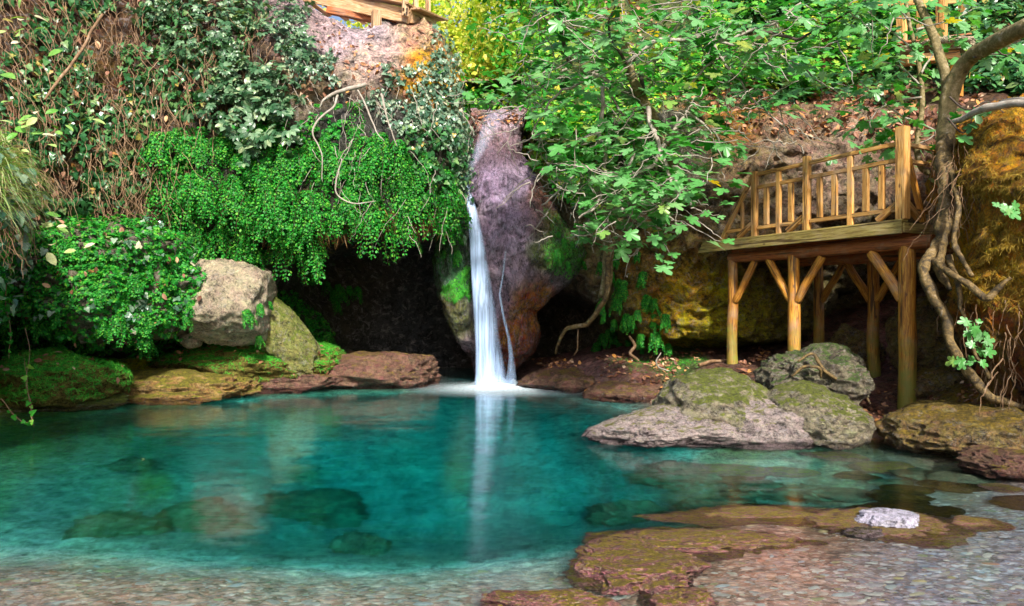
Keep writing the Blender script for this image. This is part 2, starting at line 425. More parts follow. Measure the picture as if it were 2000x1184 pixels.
M['grass'] = leaf_mat('grass_blade', [(0.0, (0.1, 0.3, 0.04)), (0.5, (0.35, 0.5, 0.15)), (0.8, (0.55, 0.5, 0.3)), (1.0, (0.65, 0.55, 0.4))], rough=0.4, trans=0.3)
M['straw'] = bark_mat('dry_stem', [(0.3, (0.05, 0.025, 0.012)), (0.5, (0.2, 0.11, 0.05)), (0.7, (0.4, 0.29, 0.2))])
M['twig'] = bark_mat('grey_twig', [(0.3, (0.13, 0.1, 0.08)), (0.5, (0.3, 0.26, 0.21)), (0.7, (0.5, 0.47, 0.42))])
M['dtwig'] = bark_mat('dark_twig', [(0.3, (0.02, 0.015, 0.01)), (0.7, (0.1, 0.07, 0.05))])
M['bark'] = bark_mat('fig_bark', [(0.36, (0.035, 0.025, 0.01)), (0.48, (0.13, 0.1, 0.03)), (0.56, (0.24, 0.18, 0.08)), (0.66, (0.42, 0.37, 0.32))])
M['root'] = bark_mat('root_bark', [(0.40, (0.015, 0.01, 0.005)), (0.49, (0.08, 0.05, 0.014)), (0.56, (0.19, 0.12, 0.035)), (0.66, (0.28, 0.24, 0.2))])
M['farbark'] = bark_mat('far_bark', [(0.3, (0.1, 0.06, 0.03)), (0.7, (0.35, 0.25, 0.12))], 0.5)
M['log'] = wood_mat('orange_log', (0.15, 0.045, 0.005), (0.46, 0.18, 0.018), (0.62, 0.34, 0.05), algae=0.9)
M['beam'] = wood_mat('red_brown_beam', (0.12, 0.03, 0.008), (0.32, 0.09, 0.02), (0.45, 0.16, 0.04))
M['plank'] = wood_mat('tan_plank', (0.24, 0.1, 0.02), (0.5, 0.25, 0.06), (0.62, 0.38, 0.14))
M['skirt'] = wood_mat('green_plank', (0.14, 0.09, 0.02), (0.32, 0.24, 0.06), (0.48, 0.38, 0.14))
M['bridge'] = wood_mat('bridge_wood', (0.28, 0.12, 0.05), (0.52, 0.3, 0.14), (0.66, 0.48, 0.3))
m, nt, b = mat_new('dark_iron'); b.inputs['Base Color'].default_value = (0.03, 0.025, 0.02, 1); b.inputs['Roughness'].default_value = 0.6
nt.links.new(ramp(nt, noise(nt, 60), [(0.4, (0.02, 0.018, 0.016)), (0.7, (0.1, 0.05, 0.03))]), b.inputs['Base Color']); M['iron'] = m

# ------------------------------------------------------------ geometry builders
class Surf: pass

def sheet(name, x0, x1, y0, y1, step, dpts, mat, le=None, re=None, te=None, be=None, rnd=30, rdep=0.5, fold=0.03,
          amp=((0.5, 0.35), (1.6, 0.16), (5, 0.05)), extra=None, zs=None, seed=0, ridge=0.0, parent=None, warp=35, tuck=0.15):
    """rock face: real surface at its own depth for every direction, edges rounded and carried back"""
    px = np.arange(x0, x1 + step, step, float); py = np.arange(y0, y1 + step, step, float)
    PX, PY = np.meshgrid(px, py)
    f = tps([(a / 100, b_ / 100) for a, b_, c in dpts], [c for a, b_, c in dpts])
    ex = np.zeros(PX.shape); dist = np.full(PX.shape, 1e3)
    X2, Y2 = PX.copy(), PY.copy()
    jag = 9 * fbm(np.stack([PX / 30, PY / 30, PX * 0 + seed], -1), 4, seed + 3)
    def ed(poly, t): return np.interp(t, [p[0] for p in poly], [p[1] for p in poly])
    if te is not None:
        e = ed(te, PX) + jag; d = PY - e; o = np.maximum(0, -d); Y2 += o * (1 + tuck); ex += o; dist = np.minimum(dist, np.maximum(d, 0))
    if be is not None:
        e = ed(be, PX) + jag; d = e - PY; o = np.maximum(0, -d); Y2 -= o * (1 + tuck); ex += o; dist = np.minimum(dist, np.maximum(d, 0))
    if re is not None:
        e = ed(re, PY) + jag; d = e - PX; o = np.maximum(0, -d); X2 -= o * (1 + tuck); ex += o; dist = np.minimum(dist, np.maximum(d, 0))
    if le is not None:
        e = ed(le, PY) + jag; d = PX - e; o = np.maximum(0, -d); X2 += o * (1 + tuck); ex += o; dist = np.minimum(dist, np.maximum(d, 0))
    D = f(np.stack([X2 / 100, Y2 / 100], -1))
    if extra is not None: D = D + extra(X2, Y2)
    t = 1 - np.clip(dist / rnd, 0, 1)
    D = D + rdep * (1 - np.sqrt(np.clip(1 - t * t, 0, 1))) + ex * fold
    Q = np.stack([(X2 - 1000) / F * D, D, CH - (Y2 - HZ) / F * D], -1)
    Vd = np.zeros(Q.shape)
    for (fr, a) in amp:
        for k in range(3):
            ax = (0.45, 1.0, 0.45)[k]
            n = fbm(Q * fr, 3, seed + 31 * k + int(fr * 7))
            if ridge and k == 1: n = n * (1 - ridge) - ridge * fbm(Q * fr * np.array([1, 1, 1.6]), 3, seed + 99, ridge=True)
            Vd[..., k] += a * ax * n
    Q = Q + Vd
    h, w = PX.shape
    idx = np.arange(h * w).reshape(h, w)
    fc = np.stack([idx[:-1, :-1], idx[1:, :-1], idx[1:, 1:], idx[:-1, 1:]], -1).reshape(-1, 4)
    col = zones(PX, PY, zs, warp, seed + 5) if zs else None
    me = mesh_np(name, Q, fc, True, col)
    o = link(name, me, M[mat] if isinstance(mat, str) else mat, parent)
    s = Surf(); s.o = o; s.PX, s.PY, s.Q, s.ex = PX, PY, Q, ex
    dx = np.gradient(Q, axis=1); dy = np.gradient(Q, axis=0)
    N = np.cross(dy, dx); N /= (np.linalg.norm(N, axis=-1, keepdims=True) + 1e-9)
    view = Q - np.array([0, 0, CH]); fl = (N * view).sum(-1) > 0; N[fl] *= -1
    s.N = N
    return s

def pick(s, poly, n, dens=None):
    m = inpoly(s.PX, s.PY, poly) & (s.ex <= 0)
    if dens is not None:
        q = np.stack([s.PX / 70, s.PY / 70, s.PX * 0 + 3], -1)
        m &= (fbm(q, 4, dens[0]) > dens[1])
    ii = np.argwhere(m)
    if len(ii) == 0: return np.zeros((0, 3)), np.zeros((0, 3))
    c = ii[rng.integers(0, len(ii), n)]
    c1 = np.minimum(c + 1, np.array(s.PX.shape) - 1)
    u = rng.random((n, 1)); v = rng.random((n, 1))
    q00 = s.Q[c[:, 0], c[:, 1]]; q10 = s.Q[c1[:, 0], c[:, 1]]; q01 = s.Q[c[:, 0], c1[:, 1]]
    return q00 + u * (q10 - q00) + v * (q01 - q00), s.N[c[:, 0], c[:, 1]]

def nrm(a): return a / (np.linalg.norm(a, axis=-1, keepdims=True) + 1e-9)

def fan(outline, fold=0.12, curl=0.1):
    """leaf template: outline in (x, t) with t along the midrib from 0 to 1 -> verts, tris"""
    v = [(0, 0.45, 0)] + [(x, t, abs(x) * fold - curl * t * t) for x, t in outline]
    n = len(outline)
    return np.array(v, float), np.array([(0, 1 + i, 1 + (i + 1) % n) for i in range(n)])

T_ELL = fan([(0, 0), (.2, .2), (.28, .5), (.18, .8), (0, 1), (-.18, .8), (-.28, .5), (-.2, .2)], 0.25, 0.15)
T_IVY = fan([(0, 0.05), (.3, -.1), (.5, .2), (.3, .4), (.28, .62), (0, 1), (-.28, .62), (-.3, .4), (-.5, .2), (-.3, -.1)], 0.15, 0.15)
T_DIA = fan([(0, 0), (.34, .55), (.2, .9), (-.2, .95), (-.36, .5)], 0.1, 0.1)
T_BLA = (np.array([(-.04, 0, 0), (.04, 0, 0), (.035, .4, -.02), (-.035, .4, -.02), (0, 1, -.3), (.02, .75, -.12), (-.02, .75, -.12)], float),
         np.array([(0, 1, 2), (0, 2, 3), (3, 2, 5), (3, 5, 6), (6, 5, 4)]))
def _fig():
    o = []
    for a0, L, wd in ((-100, .5, 15), (-52, .8, 16), (0, 1.0, 16), (52, .8, 16), (100, .5, 15)):
        for da, f_ in ((-wd * 1.55, .55), (-wd, .86), (0, 1.0), (wd, .86), (wd * 1.55, .55)):
            a = math.radians(a0 + da); r = L * f_ * 0.62
            o.append((math.sin(a) * r, 0.38 + math.cos(a) * r))
    o.append((-.05, .3)); o.append((0, 0)); o.append((.05, .3))
    o = o[:25] + [(0.06, 0.26), (0, 0.0), (-0.06, 0.26)]
    return fan(o, 0.12, 0.22)
T_FIG = _fig()
def _cmp(k, base=T_ELL, spread=70, s=0.62):
    V, T = [], []; n = 0
    for i in range(k):
        a = math.radians(-spread + 2 * spread * i / (k - 1))
        off = 0.3
        R = np.array([[math.cos(a), math.sin(a), 0], [-math.sin(a), math.cos(a), 0], [0, 0, 1]])
        v = (base[0] * s) @ R.T + np.array([math.sin(a) * off * .4, off * (0.4 + .6 * math.cos(a)), 0])
        V.append(v); T.append(base[1] + n); n += len(v)
    return np.concatenate(V), np.concatenate(T)
T_CMP = _cmp(5)
T_TRI = _cmp(3, T_ELL, 62, .7)

def leaves(P_, N_, tmpl, size, out=0.0, tilt=0.6, up=0.0, down=1.0, rnd=0.5, svar=0.4, hang=None):
    """leaf copies: faces turned to the surface normal with scatter, tips falling"""
    n = len(P_)
    if n == 0: return np.zeros((0, 3)), np.zeros((0, 3), int)
    N2 = nrm(N_ + up * np.array([0, 0, 1.0]) + tilt * rng.normal(0, 1, (n, 3)))
    t = np.array([0, 0, -1.0]) * down + rnd * rng.normal(0, 1, (n, 3))
    t = nrm(t - (t * N2).sum(-1, keepdims=True) * N2)
    x = np.cross(t, N2)
    s = (size * (1 + svar * rng.uniform(-1, 1, n)))[:, None, None]
    V0, T0 = tmpl
    base = P_ + N_ * (out * rng.random((n, 1)))
    V = base[:, None] + s * (V0[None, :, 0:1] * x[:, None] + V0[None, :, 1:2] * t[:, None] + V0[None, :, 2:3] * N2[:, None])
    T = T0[None] + (np.arange(n) * len(V0))[:, None, None]
    return V.reshape(-1, 3), T.reshape(-1, 3)

def join(parts):
    V, T, n = [], [], 0
    for v, t in parts:
        if len(v) == 0: continue
        V.append(v); T.append(t + n); n += len(v)
    return np.concatenate(V), np.concatenate(T)

def tubes(lines, k=5):
    """lines: list of (pts[n,3], radii[n]) -> quads"""
    Vs, Fs, n0 = [], [], 0
    ang = np.arange(k) / k * 2 * np.pi
    for pts, r in lines:
        pts = np.asarray(pts, float); r = np.broadcast_to(np.asarray(r, float), (len(pts),))
        tg = nrm(np.gradient(pts, axis=0))
        ref = np.array([0.3, 0.9, 0.2]); ref = ref / np.linalg.norm(ref)
        a = nrm(np.cross(tg, ref)); b_ = np.cross(tg, a)
        ring = pts[:, None] + r[:, None, None] * (np.cos(ang)[None, :, None] * a[:, None] + np.sin(ang)[None, :, None] * b_[:, None])
        m_ = len(pts)
        i = np.arange(m_ - 1)[:, None] * k; j = np.arange(k)[None]
        q = np.stack([i + j, i + (j + 1) % k, i + k + (j + 1) % k, i + k + j], -1).reshape(-1, 4) + n0
        Vs.append(ring.reshape(-1, 3)); Fs.append(q); n0 += m_ * k
        # end caps as degenerate-free quads: close with centre points
        c0 = n0; Vs.append(np.array([pts[0], pts[-1]])); n0 += 2
        base = c0 - m_ * k
        caps = []
        for jj in range(0, k):
            caps.append((c0, base + (jj + 1) % k, base + jj, c0)); caps.append((c0 + 1, c0 - k + jj, c0 - k + (jj + 1) % k, c0 + 1))
        capsT = caps
        Fs.append(('tri', np.array([c[:3] for c in capsT])))
    quads = [f for f in Fs if not isinstance(f, tuple)]
    tris = [f[1] for f in Fs if isinstance(f, tuple)]
    Q = np.concatenate(quads); Tq = np.concatenate([Q[:, [0, 1, 2]], Q[:, [0, 2, 3]]])
    return np.concatenate(Vs), np.concatenate([Tq] + tris)

def smooth_line(pts, n=40, wob=0.0, seed=0):
    pts = np.asarray([tuple(p) for p in pts], float)
    # catmull-rom
    Pp = np.vstack([2 * pts[0] - pts[1], pts, 2 * pts[-1] - pts[-2]])
    seg = len(pts) - 1; out = []
    for tt in np.linspace(0, seg - 1e-6, n):
        i = int(tt); t = tt - i
        p0, p1, p2, p3 = Pp[i:i + 4]
        out.append(0.5 * ((2 * p1) + (-p0 + p2) * t + (2 * p0 - 5 * p1 + 4 * p2 - p3) * t * t + (-p0 + 3 * p1 - 3 * p2 + p3) * t ** 3))
    out = np.array(out)
    if wob:
        q = out * 3.0
        for k in range(3): out[:, k] += wob * fbm(q, 3, seed + k * 13)
    return out

def limb(name, pts, radii, mat, parent=None, n=40, k=10, wob=0.02, seed=0, lump=0.0):
    L = smooth_line(pts, n, wob, seed)
    r = np.interp(np.linspace(0, 1, n), np.linspace(0, 1, len(radii)), radii)
    if lump: r = r * (1 + lump * fbm(L * 7, 3, seed + 7))
    V, T = tubes([(L, r)], k)
    if lump:
        V = V + lump * 0.25 * np.mean(radii) * np.stack([fbm(V * 12, 2, seed + s_) for s_ in (1, 2, 3)], -1)
    me = mesh_np(name, V, T, True)
    return link(name, me, M[mat], parent)

_ico = {}
def ico(sub):
    if sub not in _ico:
        bm = bmesh.new(); bmesh.ops.create_icosphere(bm, subdivisions=sub, radius=1)
        _ico[sub] = (np.array([v.co[:] for v in bm.verts]), np.array([[v.index for v in f.verts] for f in bm.faces])); bm.free()
    return _ico[sub]

def blob_mesh(name, r, seed, sub=5, rough=0.25, fr=1.3, flat=0.0):
    V, T = ico(sub)
    r_ = np.random.default_rng(seed * 7 + 1)
    dirs = nrm(r_.normal(0, 1, (16, 3))); off = r_.uniform(.72, 1.05, 16)
    dt = V @ dirs.T
    cut = np.where(dt > .2, off / np.maximum(dt, .2), 9).min(1)
    d = 1 + (np.minimum(1.08, cut) / .93 - 1) * min(1, rough / .2) ** 2
    d = d + rough * fbm(V * fr + seed * 3.1, 4, seed) + 0.5 * rough * fbm(V * fr * 2.6 + seed, 4, seed + 5, ridge=True) + 0.32 * rough * fbm(V * fr * 7, 4, seed + 9, 0.65) + .12 * rough * fbm(V * fr * 22, 3, seed + 19, ridge=True)
    Q = V * d[:, None]
    if flat: Q[:, 2] = np.where(Q[:, 2] > flat, flat + (Q[:, 2] - flat) * 0.4, Q[:, 2])
    Q = Q * np.array(r)
    return mesh_np(name, Q, T, True), Q

def boulder(name, label, cat, cx, top, base, hw, Y, mat, seed, depth=None, rough=0.25, sub=6, tilt=0, group=None, fr=1.3, flat=0.0):
    """rock seen between rows top..base, centred on column cx"""
    hz = (base - top) / F * Y / 2
    rx = hw / F * Y
    me, Q = blob_mesh(name, (rx, depth or rx * 0.9, hz * 1.05), seed, sub, rough, fr, flat)
    c = P(cx, (top + base) / 2, Y)
    o = link(name, me, M[mat], None, Matrix.Translation(c) @ Matrix.Rotation(math.radians(tilt), 4, 'Y'))
    tag(o, label, cat, group)
    return o

def frame_of(p0, p1, upv=(0, 0, 1)):
    d = (Vector(p1) - Vector(p0)); L = d.length; x = d.normalized()
    u = Vector(upv)
    if abs(x.dot(u)) > 0.98: u = Vector((0.47, -0.88, 0))
    y = u.cross(x).normalized(); z = x.cross(y)
    R = Matrix((x, y, z)).transposed().to_4x4()
    return Matrix.Translation(Vector(p0)) @ R, L

def board(name, p0, p1, w, h, mat, parent, up=(0, 0, 1), bev=0.006, cut0=0.0, cut1=0.0):
    Mx, L = frame_of(p0, p1, up)
    bm = bmesh.new()
    bmesh.ops.create_cube(bm, size=1)
    for v in bm.verts:
        hi = v.co.z > 0
        v.co = Vector(((v.co.x + 0.5) * L, v.co.y * w, v.co.z * h))
        if v.co.x < L / 2 and hi: v.co.x += cut0
        if v.co.x > L / 2 and hi: v.co.x += cut1
    bmesh.ops.bevel(bm, geom=bm.edges[:], offset=bev, segments=2, affect='EDGES')
    me = bpy.data.meshes.new(name); bm.to_mesh(me); bm.free()
    return link(name, me, M[mat], parent, Mx)

def log(name, p0, p1, r0, r1, mat, parent, seed=0, n=24, k=16):
    Mx, L = frame_of(p0, p1)
    t = np.linspace(0, 1, n)
    pts = np.stack([t * L, 0.012 * vnoise(np.stack([t * 3, t * 0 + seed, t * 0], -1)), 0.012 * vnoise(np.stack([t * 3, t * 0, t * 0 + seed], -1))], -1)
    r = (r0 + (r1 - r0) * t) * (1 + 0.05 * vnoise(np.stack([t * 9, t * 0 + seed, t * 0], -1)))
    r[0] *= 0.93; r[-1] *= 0.93
    V, T = tubes([(pts, r)], k)
    me = mesh_np(name, V, T, True)
    try: me.set_sharp_from_angle(angle=math.radians(50))
    except Exception: pass
    return link(name, me, M[mat], parent, Mx)
#%%GROUND
# ------------------------------------------------------------ ground: pool bed, shallows and banks, one sheet
gp = [W(0,1184,-.1), W(500,1184,-.1), W(1000,1184,-.1), W(1500,1184,-.07), W(2000,1184,-.06), W(2400,1184,-.05), W(-400,1184,-.1),
      W(0,1110,-.13), W(300,1115,-.13), W(600,1130,-.14), W(900,1130,-.14), W(1150,1105,-.16), W(0,1075,-.24), W(300,1080,-.26), W(600,1090,-.27), W(900,1090,-.26), W(1400,1100,-.06), W(1700,1080,-.08), W(2000,1080,-.08),
      W(0,1035,-.38), W(300,1035,-.48), W(600,1045,-.55), W(900,1045,-.52), W(1100,1025,-.5), W(1400,985,-.3), W(1650,975,-.3), W(1850,980,-.15), W(2000,1000,-.12),
      W(0,950,-.7), W(300,950,-1.4), W(600,980,-1.9), W(900,980,-2.0), W(1200,940,-1.9), W(1450,945,-1.0), W(1600,920,-.6), W(1850,920,-.2),
      W(0,900,-.5), W(200,880,-1.0), W(500,850,-2.2), W(900,850,-2.6), W(1130,850,-1.8), W(1300,890,-.8), W(1400,875,-.3), W(1600,870,-.25),
      W(900,790,-2.6), W(1000,775,-2.2), W(700,775,-1.2), W(400,790,-1.0),
      W(-300,840,0), W(0,803,0.02), W(150,788,.02), W(300,778,.02), W(430,769,.02), W(550,760,.01), W(700,755,.01), W(850,756,-.25), W(960,745,-.5), W(1040,755,-.1),
      W(1150,770,.03), W(1250,783,.03), W(1310,790,.05), W(1700,848,.03), W(1800,865,.03), W(1900,905,.03), W(2000,935,.03), W(2300,1010,.1),
      G(-400,9.5,.8), G(0,10.7,.5), G(100,11.5,.5), G(250,12.4,.5), G(400,12.9,.4), G(550,13.6,.35), G(700,13.9,.36), G(800,13.9,.3), G(700,15.5,.35),
      G(900,15.5,-.2), G(1000,14.5,-.1), G(1100,14,.3), G(1200,13,.48), G(1350,12.2,.5), G(1350,13.6,.62), G(1500,10.6,.42), G(1500,13,.62), G(1600,12,.66),
      G(1700,9.4,.3), G(1765,8.8,.22), G(1700,10.9,.4), G(1900,8.2,.5), G(1900,10.5,.8), G(2000,7.0,.35), G(1850,7.9,.2), G(2200,7,.7),
      (-4,0,.2), (4,0,.25), (0,-3,.7), (0,1.2,-.03), (-2,2,-.06), (2,2,-.05), (-12,18,2.5), (0,24,1.5), (10,20,3), (-9,3,.8), (9,3,.9)]
gf = tps([(a, b_) for a, b_, c in gp], [c for a, b_, c in gp])
nr, nc = 620, 760
Yr = -5.0 + 6.5 * (np.exp(np.linspace(0, 1, nr) * math.log(70 / 6.5)))
Yr = np.concatenate([np.linspace(-6, 2.8, 30)[:-1], 2.8 * np.exp(np.linspace(0, 1, nr - 60) * math.log(18 / 2.8)), np.linspace(18.3, 90, 31)])
tt = np.concatenate([np.linspace(-4, -0.95, 30)[:-1], np.linspace(-0.95, 0.95, nc - 60), np.linspace(0.95, 4, 30)[1:]])
GY, GT = np.meshgrid(Yr, tt, indexing='ij')
GX = GT * np.maximum(GY, 2.8)
gz = gf(np.stack([GX, GY], -1))
gz = np.clip(gz, -2.7, 3.0)
gz = np.where(gz < -.5, -.5 + (gz + .5) * .33, gz)
far = sstep(16, 24, GY) + sstep(11, 16, np.abs(GX))
gz = gz * (1 - np.clip(far, 0, 1)) + 1.0 * np.clip(far, 0, 1)
q = np.stack([GX, GY, gz * 0], -1)
above = sstep(-0.05, 0.25, gz)
gz = gz + 0.16 * above * fbm(q * 1.1, 4, 3) + 0.05 * fbm(q * 3.2, 4, 8) * (0.4 + above) + 0.022 * fbm(q * 11, 3, 12) + 0.25 * sstep(-.5, -1.5, gz) * fbm(q * 0.9, 3, 40)
# colour zones on the ground, by place
GPX = 1000 + F * GX / np.maximum(GY, 2.8); GPY = HZ + (CH - gz) / np.maximum(GY, 2.8) * F
gzones = [(100,1150,120,(.6,.44,.38)), (500,1150,120,(.62,.48,.43)), (900,1150,120,(.6,.47,.42)), (1500,1150,110,(.6,.42,.36)), (1850,1120,130,(.44,.42,.5)), (1700,1150,60,(.5,.4,.42)),
          (1650,1040,60,(.28,.17,.08)), (1850,1000,60,(.22,.15,.07)), (1400,1060,50,(.3,.18,.08)),
          (300,1085,26,(.42,.3,.08)), (600,1098,24,(.42,.32,.1)), (0,1060,40,(.4,.33,.15)), (900,1085,30,(.4,.36,.24)), (450,1040,40,(.6,.62,.5)), (800,1050,40,(.6,.62,.5)), (150,1040,40,(.5,.5,.35)),
          (480,960,80,(.36,.42,.36)), (900,960,90,(.32,.4,.36)), (1200,930,80,(.3,.36,.32)), (560,1000,45,(.7,.75,.7)), (1030,1000,50,(.6,.66,.62)), (700,900,60,(.22,.27,.23)), (1320,930,35,(.55,.6,.55)), (450,870,40,(.4,.46,.4)), (760,990,35,(.5,.56,.5)), (1000,880,60,(.22,.27,.25)), (1200,880,40,(.14,.17,.16)), (300,900,80,(.24,.3,.17)), (60,900,80,(.16,.15,.03)), (600,840,80,(.16,.2,.15)), (330,830,50,(.1,.14,.05)), (900,800,60,(.05,.08,.08)), (1100,800,50,(.06,.1,.1)), (650,790,50,(.08,.12,.08)),  # darkest zones, near the cave: its reflection put into the bed colour
          (1450,885,70,(.15,.12,.06)), (1700,900,70,(.06,.045,.015)), (1600,960,60,(.1,.12,.08)), (1800,960,50,(.1,.07,.03)), (1850,930,50,(.2,.1,.04)),  # right shallows: green-brown reflections painted into the bed colour
          (100,720,70,(.03,.3,.03)), (450,700,60,(.03,.28,.03)), (300,735,40,(.36,.32,.03)), (200,760,25,(.2,.15,.05)), (550,725,40,(.1,.11,.04)), (620,745,25,(.2,.14,.11)), (760,720,50,(.22,.13,.08)), (820,740,25,(.12,.06,.07)),
          (1100,745,50,(.2,.1,.09)), (1250,760,50,(.17,.08,.06)), (1300,710,30,(.05,.12,.02)), (1500,700,60,(.12,.06,.04)),
          (1700,790,60,(.2,.1,.08)), (1900,830,60,(.36,.19,.06)), (1980,870,50,(.3,.17,.06)), (1850,780,50,(.14,.09,.02)), (1950,900,25,(.2,.1,.1))]
gcol = zones(GPX, GPY, gzones, 30, 21)
deep_tone = sstep(.38, .62, -gz)[..., None]                             # bed darkened with depth; far end darker still, painted for the cave's reflection
gcol = gcol * (1 - deep_tone * (1 - np.where(GPY < 1e9, .3 - .23 * (1 - sstep(790, 930, GPY)), 1)[..., None]))
idx = np.arange(GX.size).reshape(GX.shape)
fc = np.stack([idx[:-1, :-1], idx[:-1, 1:], idx[1:, 1:], idx[1:, :-1]], -1).reshape(-1, 4)
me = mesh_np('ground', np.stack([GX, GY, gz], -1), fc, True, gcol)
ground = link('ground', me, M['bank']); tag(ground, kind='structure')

def ground_z(x, y):
    """height of the ground sheet at world points (vectorised lookup)"""
    x = np.atleast_1d(np.asarray(x, float)); y = np.atleast_1d(np.asarray(y, float))
    i = np.clip(np.searchsorted(Yr, y) - 1, 0, len(Yr) - 2)
    t_ = x / np.maximum(y, 2.8)
    j = np.clip(np.searchsorted(tt, t_) - 1, 0, len(tt) - 2)
    fy = (y - Yr[i]) / (Yr[i + 1] - Yr[i]); fx = (t_ - tt[j]) / (tt[j + 1] - tt[j])
    a = gz[i, j] * (1 - fx) + gz[i, j + 1] * fx; b_ = gz[i + 1, j] * (1 - fx) + gz[i + 1, j + 1] * fx
    return a * (1 - fy) + b_ * fy

# ------------------------------------------------------------ water of the pool
m, nt, b = mat_new('pool_water')
pos = geo_pos(nt)
b.inputs['Base Color'].default_value = (1, 1, 1, 1)
b.inputs['Transmission Weight'].default_value = 1.0
b.inputs['Roughness'].default_value = 0.12
b.inputs['IOR'].default_value = 1.33
w1 = noise(nt, 1.5, 3, 0.5, mapping(nt, pos, (0.6, 1.5, 1)))
w2 = noise(nt, 9.0, 3, 0.55, mapping(nt, pos, (0.35, 1.3, 1), (0, 0, 0.2)))
pn = bump(nt, b, w1, 0.25, 0.05)
bump(nt, b, w2, 0.15, 0.01, pn)
va = nt.nodes.new('ShaderNodeVolumePrincipled')
va.inputs['Color'].default_value = (0.02, 0.55, 0.55, 1)
va.inputs['Density'].default_value = 0.0
ab = nt.nodes.new('ShaderNodeVolumeAbsorption')
ab.inputs['Color'].default_value = (0.0, 0.965, 0.972, 1); ab.inputs['Density'].default_value = 1.5
nt.nodes.remove(va)
nt.links.new(ab.outputs[0], nt.nodes['Material Output'].inputs['Volume'])
bm = bmesh.new()
bmesh.ops.create_cube(bm, size=1)
for v in bm.verts:
    v.co = Vector((v.co.x * 22, 8.4 + v.co.y * 17, 0.0 if v.co.z > 0 else -3.4))
me = bpy.data.meshes.new('water'); bm.to_mesh(me); bm.free()
water = link('water', me, m); tag(water, kind='structure')
#%%CLIFF
# ------------------------------------------------------------ left cliff with the cave under its lip
def lip(px): return np.interp(px, [380, 450, 520, 600, 680, 740, 800, 860, 930, 1200], [560, 530, 505, 470, 440, 432, 440, 440, 430, 430])
def cave(px, py):
    l = lip(px)
    a = sstep(0, 55, py - l) * sstep(480, 640, px)
    low = 1 - 0.75 * sstep(560, 640, py) * (1 - sstep(560, 700, px))
    return 3.6 * a * low
lc = [(-400,-300,9), (-400,300,7.8), (-400,800,8.6), (0,-300,12), (0,100,10.6), (0,300,9.8), (0,450,9.8), (0,620,10.6), (0,780,11.2),
      (200,-300,13.5), (200,100,11.8), (200,300,11.4), (200,420,11.5), (200,600,12), (200,760,12.6),
      (400,-300,14.5), (400,100,12.1), (400,250,11.8), (400,400,11.8), (400,500,12.4), (420,600,13.2), (400,760,13.6),
      (550,-100,13.6), (550,100,12.2), (550,250,11.8), (550,400,11.6), (560,540,12.8), (560,640,13.6), (560,780,14),
      (700,60,12.8), (700,150,12.3), (700,300,11.8), (700,420,11.8), (700,560,12.6), (700,780,13),
      (850,60,13), (850,200,12.5), (850,350,12.3), (850,430,12.6), (850,780,13.4), (930,100,13.4), (930,300,13), (930,430,13.2), (930,780,13.6), (1150,500,13.5), (1150,780,13.6)]
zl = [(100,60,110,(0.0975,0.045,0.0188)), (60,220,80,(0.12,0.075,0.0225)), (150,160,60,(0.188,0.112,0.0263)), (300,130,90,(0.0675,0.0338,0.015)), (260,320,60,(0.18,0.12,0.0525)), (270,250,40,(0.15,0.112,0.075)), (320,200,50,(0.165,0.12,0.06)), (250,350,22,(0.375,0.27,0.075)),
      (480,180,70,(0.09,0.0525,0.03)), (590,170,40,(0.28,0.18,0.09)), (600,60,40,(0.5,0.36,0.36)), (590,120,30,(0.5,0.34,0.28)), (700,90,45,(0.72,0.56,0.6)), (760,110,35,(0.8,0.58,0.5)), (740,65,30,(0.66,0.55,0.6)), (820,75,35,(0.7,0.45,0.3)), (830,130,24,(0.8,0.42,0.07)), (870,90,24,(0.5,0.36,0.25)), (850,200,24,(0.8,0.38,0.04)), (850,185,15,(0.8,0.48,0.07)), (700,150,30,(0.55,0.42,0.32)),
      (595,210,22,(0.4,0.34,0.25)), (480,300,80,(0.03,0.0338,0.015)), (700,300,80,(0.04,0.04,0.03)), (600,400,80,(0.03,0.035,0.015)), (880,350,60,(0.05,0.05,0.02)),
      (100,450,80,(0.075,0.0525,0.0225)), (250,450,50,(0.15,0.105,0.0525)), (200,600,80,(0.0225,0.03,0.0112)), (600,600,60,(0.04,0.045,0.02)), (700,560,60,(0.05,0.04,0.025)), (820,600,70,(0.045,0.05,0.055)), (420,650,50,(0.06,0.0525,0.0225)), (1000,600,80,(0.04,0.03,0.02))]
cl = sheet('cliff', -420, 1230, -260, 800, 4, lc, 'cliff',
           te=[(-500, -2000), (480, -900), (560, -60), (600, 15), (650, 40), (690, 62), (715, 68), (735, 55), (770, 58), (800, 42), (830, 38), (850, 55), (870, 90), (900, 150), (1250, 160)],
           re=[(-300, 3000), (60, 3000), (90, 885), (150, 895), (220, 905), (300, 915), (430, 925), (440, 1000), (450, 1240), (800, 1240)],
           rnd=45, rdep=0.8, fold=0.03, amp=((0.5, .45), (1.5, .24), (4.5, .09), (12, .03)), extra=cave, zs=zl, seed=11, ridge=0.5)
tag(cl.o, kind='structure')

